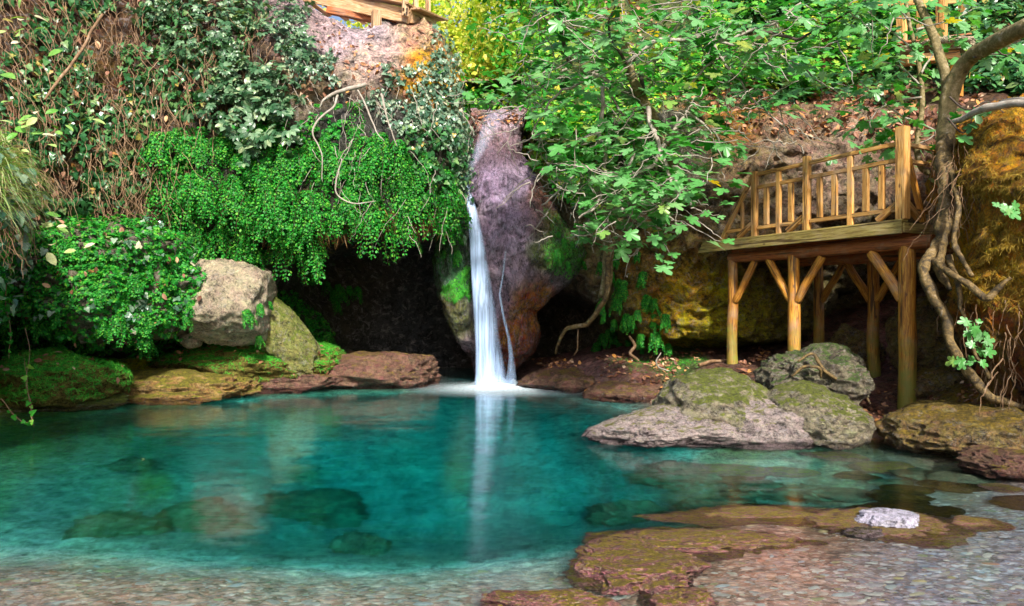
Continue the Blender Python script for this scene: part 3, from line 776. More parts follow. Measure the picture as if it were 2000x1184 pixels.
# ------------------------------------------------------------ right cliff, undercut at its foot
def under(px, py):
    l = np.interp(px, [1040, 1120, 1250, 1400, 1560, 1620, 1700, 2000], [560, 560, 650, 660, 650, 560, 520, 500])
    return 2.6 * sstep(0, 35, py - l)
rc = [(1000,230,13.9), (1050,400,13.9), (1090,260,13.3), (1100,400,13.2), (1200,250,12.6), (1200,400,12.9), (1200,560,13.2), (1100,560,14.4), (1100,760,14.6), (1200,700,13.4), (1300,250,12.8), (1300,420,12.7), (1300,540,12.5), (1300,640,12.6),
      (1450,220,12.9), (1450,330,12.6), (1450,420,12.6), (1450,560,12.2), (1450,640,12.6), (1600,220,12.9), (1600,330,12.5), (1600,420,12.3), (1600,560,12.8), (1600,760,13.2), (1750,220,12.6), (1750,400,12.1), (1750,700,13), (1900,220,12), (1900,700,12.4), (2300,220,10.5), (2300,700,11)]
zr = [(1060,300,50,(0.14,0.15,0.02)), (1120,250,50,(0.1,0.13,0.02)), (1080,400,50,(0.06,0.06,0.02)), (1250,350,80,(0.05,0.05,0.03)), (1450,240,40,(0.26,0.122,0.0308)), (1560,250,45,(0.211,0.127,0.0769)), (1640,260,30,(0.341,0.254,0.192)), (1450,330,50,(0.211,0.148,0.0769)), (1550,330,60,(0.279,0.203,0.15)), (1650,350,50,(0.236,0.168,0.115)),
      (1350,420,60,(0.1,0.07,0.035)), (1300,470,50,(0.125,0.0813,0.025)), (1450,470,50,(0.163,0.112,0.05)), (1320,570,60,(0.425,0.275,0.05)), (1400,620,50,(0.35,0.3,0.05)), (1500,600,50,(0.3,0.25,0.05)), (1560,560,50,(0.15,0.125,0.05)), (1250,560,40,(0.275,0.175,0.0625)), (1200,600,40,(0.112,0.1,0.025)),
      (1700,600,100,(0.07,0.05,0.02)), (1850,600,80,(0.12,0.08,0.03)), (1750,300,50,(0.161,0.0918,0.0577)), (1100,600,60,(0.05,0.0375,0.025)), (1150,480,50,(0.25,0.188,0.0875))]
cr = sheet('cliff', 960, 2360, 190, 800, 4, rc, 'cliffr',
           te=[(900, 225), (1100, 225), (1400, 232), (1500, 228), (1700, 226), (2400, 215)], le=[(0, 1035), (300, 1030), (420, 1060), (460, 1040), (800, 1000)],
           rnd=30, rdep=0.4, fold=0.03, amp=((0.6, .4), (1.8, .3), (5, .2), (13, .06)), extra=under, zs=zr, seed=23, ridge=0.6)
tag(cr.o, kind='structure')

# ------------------------------------------------------------ hillside above the right cliff
hs = [(960,260,13.5), (960,180,16), (960,60,20), (960,-200,26), (1100,260,12.8), (1100,150,15), (1100,0,18.5), (1100,-200,23), (1300,260,12.8), (1300,150,14.3), (1300,0,17), (1300,-200,21),
      (1500,260,13), (1500,150,14.2), (1500,0,16), (1500,-200,20), (1700,260,12.9), (1700,150,13.9), (1700,0,15.6), (1700,-200,19), (1900,270,11.8), (1900,200,12.6), (1900,120,13.5), (1900,0,15), (1900,-200,18), (2300,260,10.5), (2300,0,14), (2300,-200,17)]
zh = [(1000,150,80,(.12,.15,.03)), (1200,100,100,(.08,.1,.03)), (1500,80,90,(.08,.08,.03)), (1450,200,60,(.16,.08,.05)), (1600,190,70,(.24,.12,.09)), (1700,240,50,(.26,.14,.1)), (1750,150,50,(.2,.11,.08)), (1900,60,80,(.05,.07,.02)), (1900,200,60,(.1,.05,.03)), (2000,200,60,(.1,.05,.03))]
hsf = sheet('hillside', 900, 2360, -260, 275, 5, hs, 'hill', le=[(-300, 985), (100, 1010), (180, 1035), (300, 1045)], rnd=40, rdep=0.6, fold=0.05,
            amp=((0.5, .5), (1.6, .2), (5, .07)), zs=zh, seed=37)
tag(hsf.o, kind='structure')

# ------------------------------------------------------------ far valley side behind the stream gap
bs = [(500,-300,34), (500,400,22), (900,-300,34), (900,400,19), (1300,-300,34), (1300,400,21)]
bk = sheet('hillside', 350, 1500, 130, 400, 8, bs, 'hill', amp=((0.3, .9), (1.2, .3)), zs=[(900,200,200,(.25,.28,.05)), (900,60,100,(.5,.45,.1))], seed=41)  # sunlight put into the yellow-green colour of the far slope
tag(bk.o, kind='structure')

# ------------------------------------------------------------ tufa column of the waterfall
wf = [(920,215,13.9), (975,215,13.7), (1030,215,13.9), (915,300,13.6), (970,300,13.3), (1020,300,13.7), (905,350,13.4), (980,350,13.0), (1050,350,13.3), (915,420,13.2), (1000,420,12.7), (1100,430,13.1),
      (860,450,13.2), (890,500,13.0), (1000,500,12.6), (1140,490,13.2), (860,560,13.2), (890,580,13.0), (940,560,13.2), (1000,580,12.8), (1080,580,13.3), (880,650,13.4), (930,650,13.4), (1020,650,13.1), (1050,650,13.3),
      (930,740,13.8), (1000,740,13.5), (780,500,13.6), (1220,500,13.8), (780,740,14), (1220,740,14)]
zw = [(975,235,35,(0.37,0.245,0.27)), (1000,225,12,(0.37,0.328,0.36)), (935,240,20,(0.362,0.18,0.144)), (930,300,25,(0.181,0.122,0.162)), (990,290,20,(0.109,0.0652,0.0808)), (960,360,30,(0.326,0.245,0.36)), (1000,350,25,(0.362,0.278,0.368)), (950,430,30,(0.326,0.245,0.342)), (1000,450,30,(0.308,0.229,0.315)), (1040,420,20,(0.226,0.122,0.117)),
      (1060,380,16,(0.217,0.106,0.0717)), (1070,440,16,(0.117,0.106,0.018)), (1070,500,20,(0.0904,0.114,0.018)), (1110,480,30,(0.0452,0.114,0.027)), (1130,460,18,(0.226,0.131,0.0896)), (1000,540,30,(0.29,0.212,0.27)), (970,600,25,(0.27,0.212,0.306)), (1030,590,26,(0.271,0.0972,0.013)), (1000,640,22,(0.22,0.0806,0.0194)), (1045,640,16,(0.254,0.0806,0.013)), (1030,680,26,(0.187,0.0568,0.0259)), (1000,720,22,(0.152,0.0487,0.0259)),
      (880,480,30,(0.0362,0.114,0.027)), (890,550,30,(0.0452,0.114,0.0541)), (900,620,24,(0.109,0.122,0.036)), (880,590,16,(0.181,0.139,0.045)), (905,665,14,(0.29,0.212,0.252)), (910,700,14,(0.126,0.0652,0.045)), (940,700,20,(0.109,0.0814,0.108)), (920,420,16,(0.0904,0.0986,0.036)), (1100,540,22,(0.144,0.106,0.126))]
fr_root = empty('waterfall_rock', (0.0, 13.6, 0.0), 'tall wet purple-grey tufa column carrying the waterfall, green moss on its left and right bulges', 'rock')
fallr = sheet('rock_body', 770, 1230, 150, 790, 2.5, wf, 'fallrock', parent=fr_root,
              te=[(700, 213), (1300, 213)],
              le=[(150, 918), (213, 918), (300, 915), (340, 903), (400, 912), (425, 905), (445, 855), (500, 845), (560, 855), (620, 868), (660, 885), (700, 922), (745, 932), (800, 935)],
              re=[(150, 1030), (213, 1030), (260, 1020), (300, 1018), (340, 1052), (400, 1092), (430, 1118), (470, 1152), (500, 1152), (540, 1126), (580, 1082), (610, 1046), (650, 1056), (690, 1046), (720, 1012), (745, 1002), (800, 1000)],
              rnd=38, rdep=0.7, fold=0.02, amp=((0.9, .16), (2.6, .16), (7, .1), (18, .045)), zs=zw, seed=51, warp=14,
              extra=lambda x, y: 0.5 * np.exp(-((x - (925 + (y - 500) * 0.12)) / 14.0) ** 2) * sstep(430, 480, y) * (1 - sstep(690, 730, y)) + 0.1 * np.exp(-((x - 985) / 8.0) ** 2) * sstep(330, 380, y))

# ------------------------------------------------------------ golden rock wall at the right edge
gr = [(1820,240,8.6), (1820,400,8.2), (1820,600,7.9), (1900,215,8.0), (1900,350,7.4), (1900,500,7.3), (1900,650,7.3), (1950,760,7.0), (2000,200,7.7), (2000,350,6.9), (2000,500,6.8), (2000,650,6.7), (2000,800,6.7), (2300,200,6.6), (2300,500,5.6), (2300,800,5.6)]
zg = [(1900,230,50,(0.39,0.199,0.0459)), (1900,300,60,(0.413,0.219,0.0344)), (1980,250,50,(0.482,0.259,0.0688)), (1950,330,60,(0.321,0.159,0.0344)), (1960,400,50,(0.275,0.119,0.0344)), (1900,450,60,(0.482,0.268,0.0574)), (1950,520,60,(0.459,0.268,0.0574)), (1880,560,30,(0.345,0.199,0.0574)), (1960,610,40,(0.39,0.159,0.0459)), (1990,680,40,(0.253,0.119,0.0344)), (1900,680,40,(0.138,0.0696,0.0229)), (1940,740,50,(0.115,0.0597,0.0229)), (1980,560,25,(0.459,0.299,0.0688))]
gw_root = empty('overhanging_rock', P(2050, 800, 6.9), 'huge golden mossy rock wall bulging over the bank beside the wooden platform', 'rock')
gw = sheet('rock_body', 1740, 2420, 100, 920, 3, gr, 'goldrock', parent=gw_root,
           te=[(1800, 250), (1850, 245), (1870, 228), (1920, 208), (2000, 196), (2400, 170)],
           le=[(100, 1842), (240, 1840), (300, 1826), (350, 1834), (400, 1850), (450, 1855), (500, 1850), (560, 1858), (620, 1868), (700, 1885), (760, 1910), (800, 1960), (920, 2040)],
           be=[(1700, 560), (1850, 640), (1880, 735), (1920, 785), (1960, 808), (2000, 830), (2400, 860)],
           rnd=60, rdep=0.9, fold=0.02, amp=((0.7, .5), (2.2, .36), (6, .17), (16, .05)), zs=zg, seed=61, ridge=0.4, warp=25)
#%%ROCKS
# ------------------------------------------------------------ boulders
pale_b = boulder('boulder', 'pale beige limestone boulder on the left bank among ferns, left of the cave', 'boulder', 446, 508, 665, 92, 11.7, 'pale', 6, depth=0.9, rough=0.15, tilt=24)
boulder('boulder', 'olive moss streaked boulder leaning against the pale boulder, edge of the cave', 'boulder', 552, 612, 700, 98, 12.35, 'slab', 9, depth=0.5, rough=0.16, tilt=52)
fern_boulder = boulder('boulder', 'bulging boulder covered with ferns overhanging the green moss of the left bank', 'boulder', 205, 470, 668, 172, 11.0, 'greenrock', 5, depth=1.0, rough=0.42)
boulder('stone', 'small pinkish white stone at the foot of the pale boulder', 'stone', 372, 650, 676, 22, 11.5, 'pale', 12, sub=4)
boulder('boulder', 'grey green lichened hump of the pool rock island, below the middle platform post', 'boulder', 1585, 756, 872, 92, 7.9, 'mossy', 14, depth=0.75, rough=0.16)
boulder('boulder', 'mossy green topped boulder on the rock island with a steep left slope', 'boulder', 1405, 738, 885, 118, 8.2, 'mossy', 17, depth=0.8, rough=0.17)
boulder('boulder', 'low flat whitish rock tip of the island reaching left into the pool', 'boulder', 1330, 800, 888, 165, 7.8, 'isle', 19, depth=0.6, rough=0.18, tilt=-3)
boulder('boulder', 'low pale rock at the waterline in front of the island rocks', 'boulder', 1290, 828, 872, 70, 7.45, 'isle', 22, depth=0.28, rough=0.3)
boulder('boulder', 'low grey rock shelf between the two humps of the island', 'boulder', 1480, 790, 885, 120, 7.65, 'isle', 24, depth=0.4, rough=0.2)
boulder('boulder', 'dark green root-wrapped boulder behind the rock island', 'boulder', 1590, 688, 790, 78, 9.0, 'greenrock', 27, depth=0.7, rough=0.3)
boulder('boulder', 'yellow-brown boulder under the platform between the back posts', 'boulder', 1668, 648, 735, 48, 11.6, 'darkrock', 31, rough=0.35)
boulder('boulder', 'large brown boulder in the dark behind the right platform post', 'boulder', 1850, 590, 740, 70, 9.8, 'darkrock', 33, rough=0.3, depth=0.8)
boulder('boulder', 'flat brown boulder on the litter right of the platform post', 'boulder', 1840, 728, 800, 60, 8.8, 'darkrock', 35, rough=0.35)
boulder('boulder', 'small yellow rock at the foot of the orange back post', 'boulder', 1640, 722, 765, 24, 10.6, 'darkrock', 36, rough=0.35, sub=4)
boulder('boulder', 'reddish flat rock at the waterline right of the waterfall', 'boulder', 1140, 722, 790, 110, 12.7, 'slabrock', 38, depth=0.7, rough=0.2)
boulder('boulder', 'brown orange slab at the waterline in front of the cave', 'boulder', 740, 692, 775, 125, 13.3, 'slabrock', 41, depth=0.9, rough=0.22)
boulder('boulder', 'ochre moss shelf sloping into the pool on the left bank', 'boulder', 300, 734, 805, 165, 11.2, 'shelf', 43, depth=0.6, rough=0.28)
boulder('boulder', 'sloping ochre rock bank at the right edge of the pool', 'boulder', 1900, 800, 905, 130, 7.2, 'darkrock', 45, depth=0.7, rough=0.25)
boulder('boulder', 'purple brown wet rock on the shore at the right edge of the photo', 'boulder', 1960, 880, 930, 60, 6.15, 'slabrock', 46, depth=0.35, rough=0.3)
def on_rock(o, n, keep):
    cs = np.array([v.co[:] for v in o.data.vertices]); nn = np.array([v.normal[:] for v in o.data.vertices])
    Rm = np.array(o.matrix_basis.to_3x3()); cs = cs @ Rm.T + np.array(o.matrix_basis.translation); nn = nn @ Rm.T
    ok = np.where(keep(cs, nn))[0]; c = rng.choice(ok, n)
    return cs[c] + rng.normal(0, .012, (n, 3)), nn[c]
mound1 = boulder('moss_mound', 'bright green moss mound at the left end of the left bank', 'moss mound', 105, 694, 790, 120, 10.25, 'mossmound', 47, depth=0.7, rough=0.25)
mound2 = boulder('moss_mound', 'green moss mound between the pale boulder and the cave slab', 'moss mound', 470, 672, 760, 145, 12.5, 'mossmound', 48, depth=0.7, rough=0.25)
mound3 = boulder('moss_mound', 'small green moss mound at the left corner of the cave slab', 'moss mound', 620, 672, 745, 55, 12.9, 'mossmound', 49, depth=0.5, rough=0.15)
boulder('boulder', 'low grey purple rock edge at the waterline below the moss mounds', 'boulder', 540, 726, 772, 120, 12.3, 'slabrock', 50, depth=0.5, rough=0.2)
boulder('boulder', 'low ochre rock at the waterline at the far left of the pool', 'boulder', 70, 758, 815, 150, 10.2, 'slab', 52, depth=0.4, rough=0.2)
boulder('boulder', 'flat brown rock on the shore under the creeping root behind the island', 'boulder', 1240, 748, 800, 80, 11.3, 'slabrock', 55, depth=0.6, rough=0.2)
# foreground ledges in the shallows
def ledge(label, px, py, hw, dep, h, seed, mat='ledge', rough=0.25, z=0.0, rz=0.0, flat=0.55):
    x, y, _ = W(px, py)
    me, _q = blob_mesh('ledge_rock', (hw / F * y, dep, h), seed, 6, rough * 1.5, 2.1, flat)
    o = link('ledge_rock', me, M[mat], None, Matrix.Translation((x, y, z)) @ Matrix.Rotation(rz, 4, 'Z'))
    return tag(o, label, 'rock')
ledge('yellow mossy weed-covered rock ledge breaking the surface in the near shallows', 1240, 1105, 112, 0.36, 0.12, 71, z=-0.03)
ledge('purple and yellow weedy ledge in the near shallows running right from the mossy head', 1340, 1055, 190, 0.22, 0.09, 72, z=-0.045)
ledge('low mossy rock at the bottom edge of the photo beside the mossy ledge', 1060, 1180, 110, 0.12, 0.1, 73, z=-0.03)
ledge('submerged brown rock shelf around the white stone', 1720, 1022, 130, 0.32, 0.07, 74, z=-0.045)
ledge('long olive rock shelf just under the water at the deep edge', 1480, 1005, 170, 0.22, 0.07, 75, z=-0.05)
ledge('rosy weedy rock at the bottom centre right below the mossy ledge', 1330, 1170, 70, 0.14, 0.1, 77, z=-0.04)
ledge('speckled white stone standing out of the right shallows', 1735, 1018, 52, 0.13, 0.085, 81, 'whitestone', z=0.0, rough=0.2)
ledge('small wet grey-green stone left of the white stone in the shallows', 1690, 1042, 30, 0.07, 0.05, 82, 'isle', z=-0.015, rough=0.4)
ledge('low round purple-grey stone under the right shallows', 1905, 1020, 50, 0.13, 0.06, 83, 'ledge', z=-0.04)
# sunken stones
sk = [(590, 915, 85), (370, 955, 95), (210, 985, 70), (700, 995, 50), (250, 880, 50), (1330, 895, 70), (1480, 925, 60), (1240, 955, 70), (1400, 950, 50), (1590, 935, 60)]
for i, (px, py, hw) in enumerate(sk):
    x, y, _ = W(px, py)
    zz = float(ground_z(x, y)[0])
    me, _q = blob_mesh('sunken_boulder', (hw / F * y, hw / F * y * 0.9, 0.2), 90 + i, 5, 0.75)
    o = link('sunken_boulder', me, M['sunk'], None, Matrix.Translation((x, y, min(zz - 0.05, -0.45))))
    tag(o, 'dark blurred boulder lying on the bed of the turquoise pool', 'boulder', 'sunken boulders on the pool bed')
for i in range(34):
    px, py = rng.uniform(1420, 1990), rng.uniform(880, 1000)
    x, y, _ = W(px, py); zz = float(ground_z(x, y)[0])
    if zz > -.03: continue
    r_s = rng.uniform(.07, .24)
    me, _q = blob_mesh('submerged_stone', (r_s * 1.3, r_s, r_s * .4), 200 + i, 4, 0.25)
    o = link('submerged_stone', me, M[('darkrock', 'ledge', 'sunk', 'darkrock')[i % 4]], None, Matrix.Translation((x, y, min(zz + r_s * .15, -r_s * .35))) @ Matrix.Rotation(rng.uniform(-.5, .5), 4, 'Z'))
    tag(o, 'brown or dark stone lying under the shallow water on the right side of the pool', 'stone', 'submerged stones in the right shallows')
# pebbles of the near shallows (nobody could count them)
V0, T0 = ico(2)
n = 5200
yy = 3.0 + 2.9 * rng.random(n) ** 1.5; xx = (0.9 - 1.7 * rng.random(n) ** 1.4) * yy
zz = ground_z(xx, yy)
k = (zz < 0.1) & (zz > -.34) & (rng.random(n) < 1.15 - sstep(.17, .34, -zz)); xx, yy, zz = xx[k], yy[k], zz[k]; n = len(xx)
s = 0.006 + 0.022 * rng.random(n) ** 6
a = rng.normal(.15, .35, n)
sc = np.stack([s * (1.3 + 1.6 * rng.random(n)), s, s * .22], -1)
vv = V0[None] * sc[:, None]
vx = vv[..., 0] * np.cos(a)[:, None] - vv[..., 1] * np.sin(a)[:, None]; vy = vv[..., 0] * np.sin(a)[:, None] + vv[..., 1] * np.cos(a)[:, None]
vv = np.stack([vx + xx[:, None], vy + yy[:, None], vv[..., 2] + zz[:, None] + 0.001], -1)
tt_ = T0[None] + (np.arange(n) * len(V0))[:, None, None]
M['pebble'] = leaf_mat('pebble', [(0.0, (.45, .32, .27)), (0.2, (.28, .22, .22)), (0.4, (.52, .42, .38)), (0.55, (.36, .15, .11)), (0.68, (.33, .33, .37)), (0.85, (.42, .28, .14)), (1.0, (.16, .2, .12))], rough=0.5, trans=0.0)
o = link('pebbles', mesh_np('pebbles', vv, tt_.reshape(-1, 3), True), M['pebble']); tag(o, 'pink, white and grey pebbles on the bed of the near shallows', 'pebbles', kind='stuff')
#%%FALL
# ------------------------------------------------------------ waterfall
def water_mat(name, c, lo, hi, em=0.0):
    m, nt, b = mat_new(name)
    tc = nt.nodes.new('ShaderNodeTexCoord')
    uvn = nt.nodes.new('ShaderNodeAttribute'); uvn.attribute_name = 'col'
    sx = nt.nodes.new('ShaderNodeSeparateColor'); nt.links.new(uvn.outputs['Color'], sx.inputs[0])
    st = noise(nt, 14, 5, 0.6, mapping(nt, geo_pos(nt), (1.6, 1.6, 0.05)))
    d = math_(nt, 'MULTIPLY', sx.outputs[0], ramp(nt, st, [(0.3, (lo,) * 3), (0.62, (hi,) * 3)]))
    nt.links.new(ramp(nt, st, [(0.3, tuple(x * .7 for x in c)), (0.65, c)]), b.inputs['Base Color'])
    b.inputs['Roughness'].default_value = 0.35
    nt.links.new(d, b.inputs['Alpha'])
    return m
M['fall'] = water_mat('falling_water', (0.52, 0.7, 1.0), 0.25, 0.9)
M['foam'] = water_mat('mist_foam', (0.8, 0.93, 1.0), 0.6, 1.0)
wr = empty('waterfall', P(960, 750, 13.1), 'silky white waterfall dropping down the left side of the tufa column into the pool', 'waterfall')
def stream(name, cen, parent, seed, bulge=0.35, dens=1.0):
    """curtain of water with thickness: closed half-tube section; 'col' red = how dense the water is across it"""
    ys = np.linspace(cen[0][1], cen[-1][1], 90); k = 20
    cx = np.interp(ys, [c[1] for c in cen], [c[0] for c in cen]); hw = np.interp(ys, [c[1] for c in cen], [c[2] for c in cen]); dp = np.interp(ys, [c[1] for c in cen], [c[3] for c in cen])
    dn = np.interp(ys, [c[1] for c in cen], [c[4] for c in cen])
    V = []; C = []
    for i in range(len(ys)):
        for j in range(k):
            a = j / k * 2 * math.pi
            u = math.cos(a)
            p = P(cx[i] + hw[i] * u, ys[i], dp[i])
            p.y -= math.sin(a) * hw[i] / F * dp[i] * bulge
            V.append(p)
            uu = u if u < 0 else u; C.append(((max(0, 1 - abs(u) ** 6) if u < 0 else max(0, 1 - u) ** .8) * dn[i] * dens,) * 3)
    V = np.array([tuple(v) for v in V]); n_ = len(ys)
    i = np.arange(n_ - 1)[:, None] * k; j = np.arange(k)[None]
    q_ = np.stack([i + j, i + k + j, i + k + (j + 1) % k, i + (j + 1) % k], -1).reshape(-1, 4)
    return link(name, mesh_np(name, V, q_, True, np.array(C)), M['fall'], parent)
stream('main_stream', [(909, 335, 4, 13.15, .1), (913, 370, 6, 13.0, .6), (922, 410, 10, 12.85, .95), (930, 460, 14, 12.8, 1.1), (939, 540, 19, 12.8, 1.1), (947, 610, 23, 12.75, 1.1), (954, 680, 26, 12.75, 1.0), (959, 730, 31, 12.75, 1.05), (961, 753, 36, 12.75, 1.1)], wr, 1)
stream('side_stream', [(988, 490, 1.5, 12.5, .2), (982, 540, 2, 12.45, .5), (976, 575, 2.5, 12.45, .6), (984, 620, 3, 12.45, .55), (994, 660, 3.5, 12.5, .5), (999, 700, 6, 12.6, .4), (999, 740, 11, 12.7, .4), (996, 753, 15, 12.75, .5)], wr, 2)
stream('upper_trickle', [(975, 216, 26, 13.5, .08), (958, 250, 20, 13.35, .12), (940, 290, 14, 13.25, .1), (922, 325, 8, 13.15, .1), (911, 350, 5, 13.1, .2)], wr, 3, 0.2)
# splash: low dome of mist on the water
def splash(name, px, py, rx, ry, h, dn, parent):
    x, y, _ = W(px, py); V = []; C = []; k = 48; R = 14
    for i in range(R + 1):
        r = i / R
        for j in range(k):
            a = j / k * 2 * math.pi
            V.append((x + rx * r * math.cos(a), y + ry * r * math.sin(a), 0.006 + h * (1 - r) ** 2))
            C.append((dn * (1 - r) ** 1.6,) * 3)
    i = np.arange(R)[:, None] * k; j = np.arange(k)[None]
    q_ = np.stack([i + j, i + k + j, i + k + (j + 1) % k, i + (j + 1) % k], -1).reshape(-1, 4)
    return link(name, mesh_np(name, np.array(V), q_, True, np.array(C)), M['foam'], parent)
splash('splash_foam', 985, 759, 2.0, 1.5, 0.04, 1.4, wr)
splash('splash_foam', 962, 754, 0.7, 0.5, 0.3, 1.2, wr)
splash('splash_foam', 975, 758, 1.2, 0.8, 0.1, 2.2, wr)
splash('splash_foam', 1003, 755, 0.3, 0.3, 0.15, 0.8, wr)
#%%DECK
# ------------------------------------------------------------ wooden viewing platform
D0 = Vector((3.23, 11.7, 0)); DE = Vector((4.89, 8.6, 0)); DU = (DE - D0).normalized(); DN = Vector((-DU.y, DU.x, 0)) * 1.0
if DN.x < 0: DN = -DN
DL = (DE - D0).length; DZ = 2.58
def dk(t, w, z): return D0 + DU * t + DN * w + Vector((0, 0, z))
deck = empty('viewing_platform', dk(DL / 2, 1.0, 0.4), 'wooden viewing platform with railing standing on log posts below the right cliff', 'platform')
for i in range(15):                                                       # deck boards run across
    t0 = -0.02 + i * (DL + 0.02) / 15
    w_ = (DL / 15) - 0.015
    board('deck_board', dk(t0 + w_ / 2, 0.03, DZ - 0.02), dk(t0 + w_ / 2, 2.15, DZ - 0.02), w_, 0.035, 'plank', deck)
board('skirt_board', dk(-0.06, 0.0, DZ - 0.075), dk(DL + 0.02, 0.0, DZ - 0.075), 0.03, 0.15, 'skirt', deck, cut0=0.12)
board('edge_board', dk(0.06, 0.05, DZ + 0.014), dk(DL + 0.03, 0.05, DZ + 0.014), 0.13, 0.03, 'skirt', deck)
board('skirt_board', dk(DL + 0.018, 0.03, DZ - 0.075), dk(DL + 0.018, 2.15, DZ - 0.075), 0.03, 0.13, 'skirt', deck)
for wv_ in (0.6, 1.2, 1.8): board('joist', dk(0.15, wv_, DZ - 0.09), dk(DL - .03, wv_, DZ - 0.09), 0.06, 0.10, 'beam', deck)
log('main_beam', dk(0.45, 0.24, DZ - 0.27), dk(DL + 0.28, 0.24, DZ - 0.25), 0.08, 0.09, 'beam', deck, 1)
log('main_beam', dk(0.45, 1.95, DZ - 0.27), dk(DL + 0.25, 1.95, DZ - 0.27), 0.09, 0.1, 'beam', deck, 2)
def support(t, w, zb, r, br, seed):
    p = log('support_post', dk(t, w, zb), dk(t, w, DZ - 0.3), r * .95, r * 0.84, 'log', deck, seed)
    for s_ in br:
        bb = log('brace', dk(t + s_ * 0.06, w, DZ - 0.98), dk(t + s_ * 0.48, w, DZ - 0.34), r * 0.62, r * 0.6, 'log', p, seed + s_)
    return p
support(0.5, 0.24, 0.35, 0.095, (1,), 3)
support(1.72, 0.24, 0.3, 0.10, (-1, 1), 5)
support(DL - 0.06, 0.24, 0.12, 0.115, (-1,), 7)
support(0.7, 2.12, 0.55, 0.095, (1,), 9)
support(1.85, 1.95, 0.3, 0.10, (-1, 1), 11)
support(DL - 0.05, 1.95, 0.3, 0.10, (-1,), 13)
# railing
def t_at(px, w=0.06):          # distance along the edge for a photo column
    r = (px - 1000) / F
    return (r * (D0.y + DN.y * w) - (D0.x + DN.x * w)) / (DU.x - r * DU.y)
rail = lambda px, z, w=0.06: dk(t_at(px, w), w, DZ + z)
for px, hh, ww in ((1474, 1.05, 0.085), (1576, 1.1, 0.09), (1763, 1.2, 0.125)):
    board('railing_post', rail(px, 0.03), rail(px, hh), ww, ww, 'plank', deck)
    t0 = t_at(px)
    board('knee_brace', dk(t0 - 0.34, 0.06, DZ + 0.05), dk(t0 - ww / 2, 0.06, DZ + 0.24), 0.07, 0.07, 'plank', deck)
board('knee_brace', dk(t_at(1763), 0.4, DZ + 0.05), dk(t_at(1763), 0.12, DZ + 0.26), 0.07, 0.07, 'plank', deck)
def rails(a, b_, z, h_, w_=0.045):
    board('rail', rail(a, z), rail(b_, z), w_, h_, 'plank', deck)
rails(1480, 1570, 1.0, 0.055); rails(1582, 1752, 1.0, 0.055)
rails(1480, 1570, 0.79, 0.055); rails(1582, 1752, 0.79, 0.055)
rails(1480, 1570, 0.16, 0.055); rails(1582, 1752, 0.16, 0.055)
rails(1418, 1468, 0.16, 0.05)
for px, top in ((1497, .76), (1521, .97), (1545, .76), (1601, .76), (1630, .76), (1661, .97), (1691, .76), (1722, .76)):
    lo = 0.03 if top > .8 else 0.19
    board('baluster', rail(px, lo, .062), rail(px, top, .062), 0.055, 0.075, 'plank', deck, bev=0.004)
board('slanted_rail', rail(1409, 0.03), rail(1471, 1.0), 0.05, 0.07, 'plank', deck)
board('baluster', rail(1450, 0.17), rail(1450, 0.6), 0.05, 0.04, 'plank', deck, bev=0.004)
# side railing on the right end
for z_ in (1.0, 0.79, 0.16): board('rail', dk(DL - 0.04, 0.13, DZ + z_), dk(DL - 0.04, 1.0, DZ + z_), 0.045, 0.055, 'plank', deck)
board('railing_post', dk(DL - 0.04, 1.05, DZ + .0), dk(DL - 0.04, 1.05, DZ + 1.0), 0.09, 0.09, 'log', deck)
board('slanted_rail', dk(DL - 0.04, 0.55, DZ + 0.03), dk(DL - 0.04, 0.2, DZ + 0.9), 0.07, 0.05, 'log', deck)
# ------------------------------------------------------------ footbridge on the crest
br = empty('footbridge', P(735, 60, 13.2), 'wooden footbridge on top of the left cliff, its bolted beam and end rails in view', 'bridge')
B0 = P(560, -28, 14.6); B1 = P(798, 40, 13.0); B2 = P(846, 62, 14.2)
board('side_beam', P(540, -22, 14.8), P(800, 33, 13.05), 0.07, 0.27, 'bridge', br, bev=.004)
board('side_beam', P(802, 33, 13.1), P(850, 52, 14.6), 0.07, 0.22, 'bridge', br, bev=.004)
board('deck_plank', P(545, -38, 14.9), P(806, 12, 13.0), 0.3, 0.04, 'bridge', br)
board('deck_plank', P(806, 17, 13.0), P(862, 40, 15.2), 0.3, 0.04, 'bridge', br)
for k_ in range(7):
    f_ = k_ / 6; a_ = P(560, -30, 14.7).lerp(P(800, 16, 13.1), f_)
    board('deck_plank', a_ + Vector((0, .16, 0)), a_ + Vector((0.5, 1.6, 0)), 0.12, 0.04, 'bridge', br)
board('support_post', P(735, 80, 13.15), P(735, 22, 13.15), 0.16, 0.16, 'bridge', br)
board('cross_beam', P(640, 20, 13.9), P(800, 52, 13.5), 0.12, 0.14, 'beam', br)
bp = board('railing_post', P(791, 33, 12.95), P(795, -120, 12.95), 0.12, 0.07, 'bridge', br)
for (a_, b2) in ((788, 17), (795, 17), (790, 28), (794, 25)):
    V, T = tubes([(np.array([P(a_, b2, 12.93), P(a_, b2, 12.86)]), [0.018, 0.018])], 8)
    link('bolt', mesh_np('bolt', V, T, False), M['iron'], bp)
for px, y_, Y_ in ((812, 20, 13.6), (836, 30, 14.2), (600, -30, 14.4), (665, -14, 14.0)):
    board('railing_post', P(px, y_, Y_), P(px, y_ - 150, Y_), 0.09, 0.09, 'bridge', br)
board('rail', P(560, -120, 14.6), P(800, -90, 12.95), 0.08, 0.05, 'bridge', br)
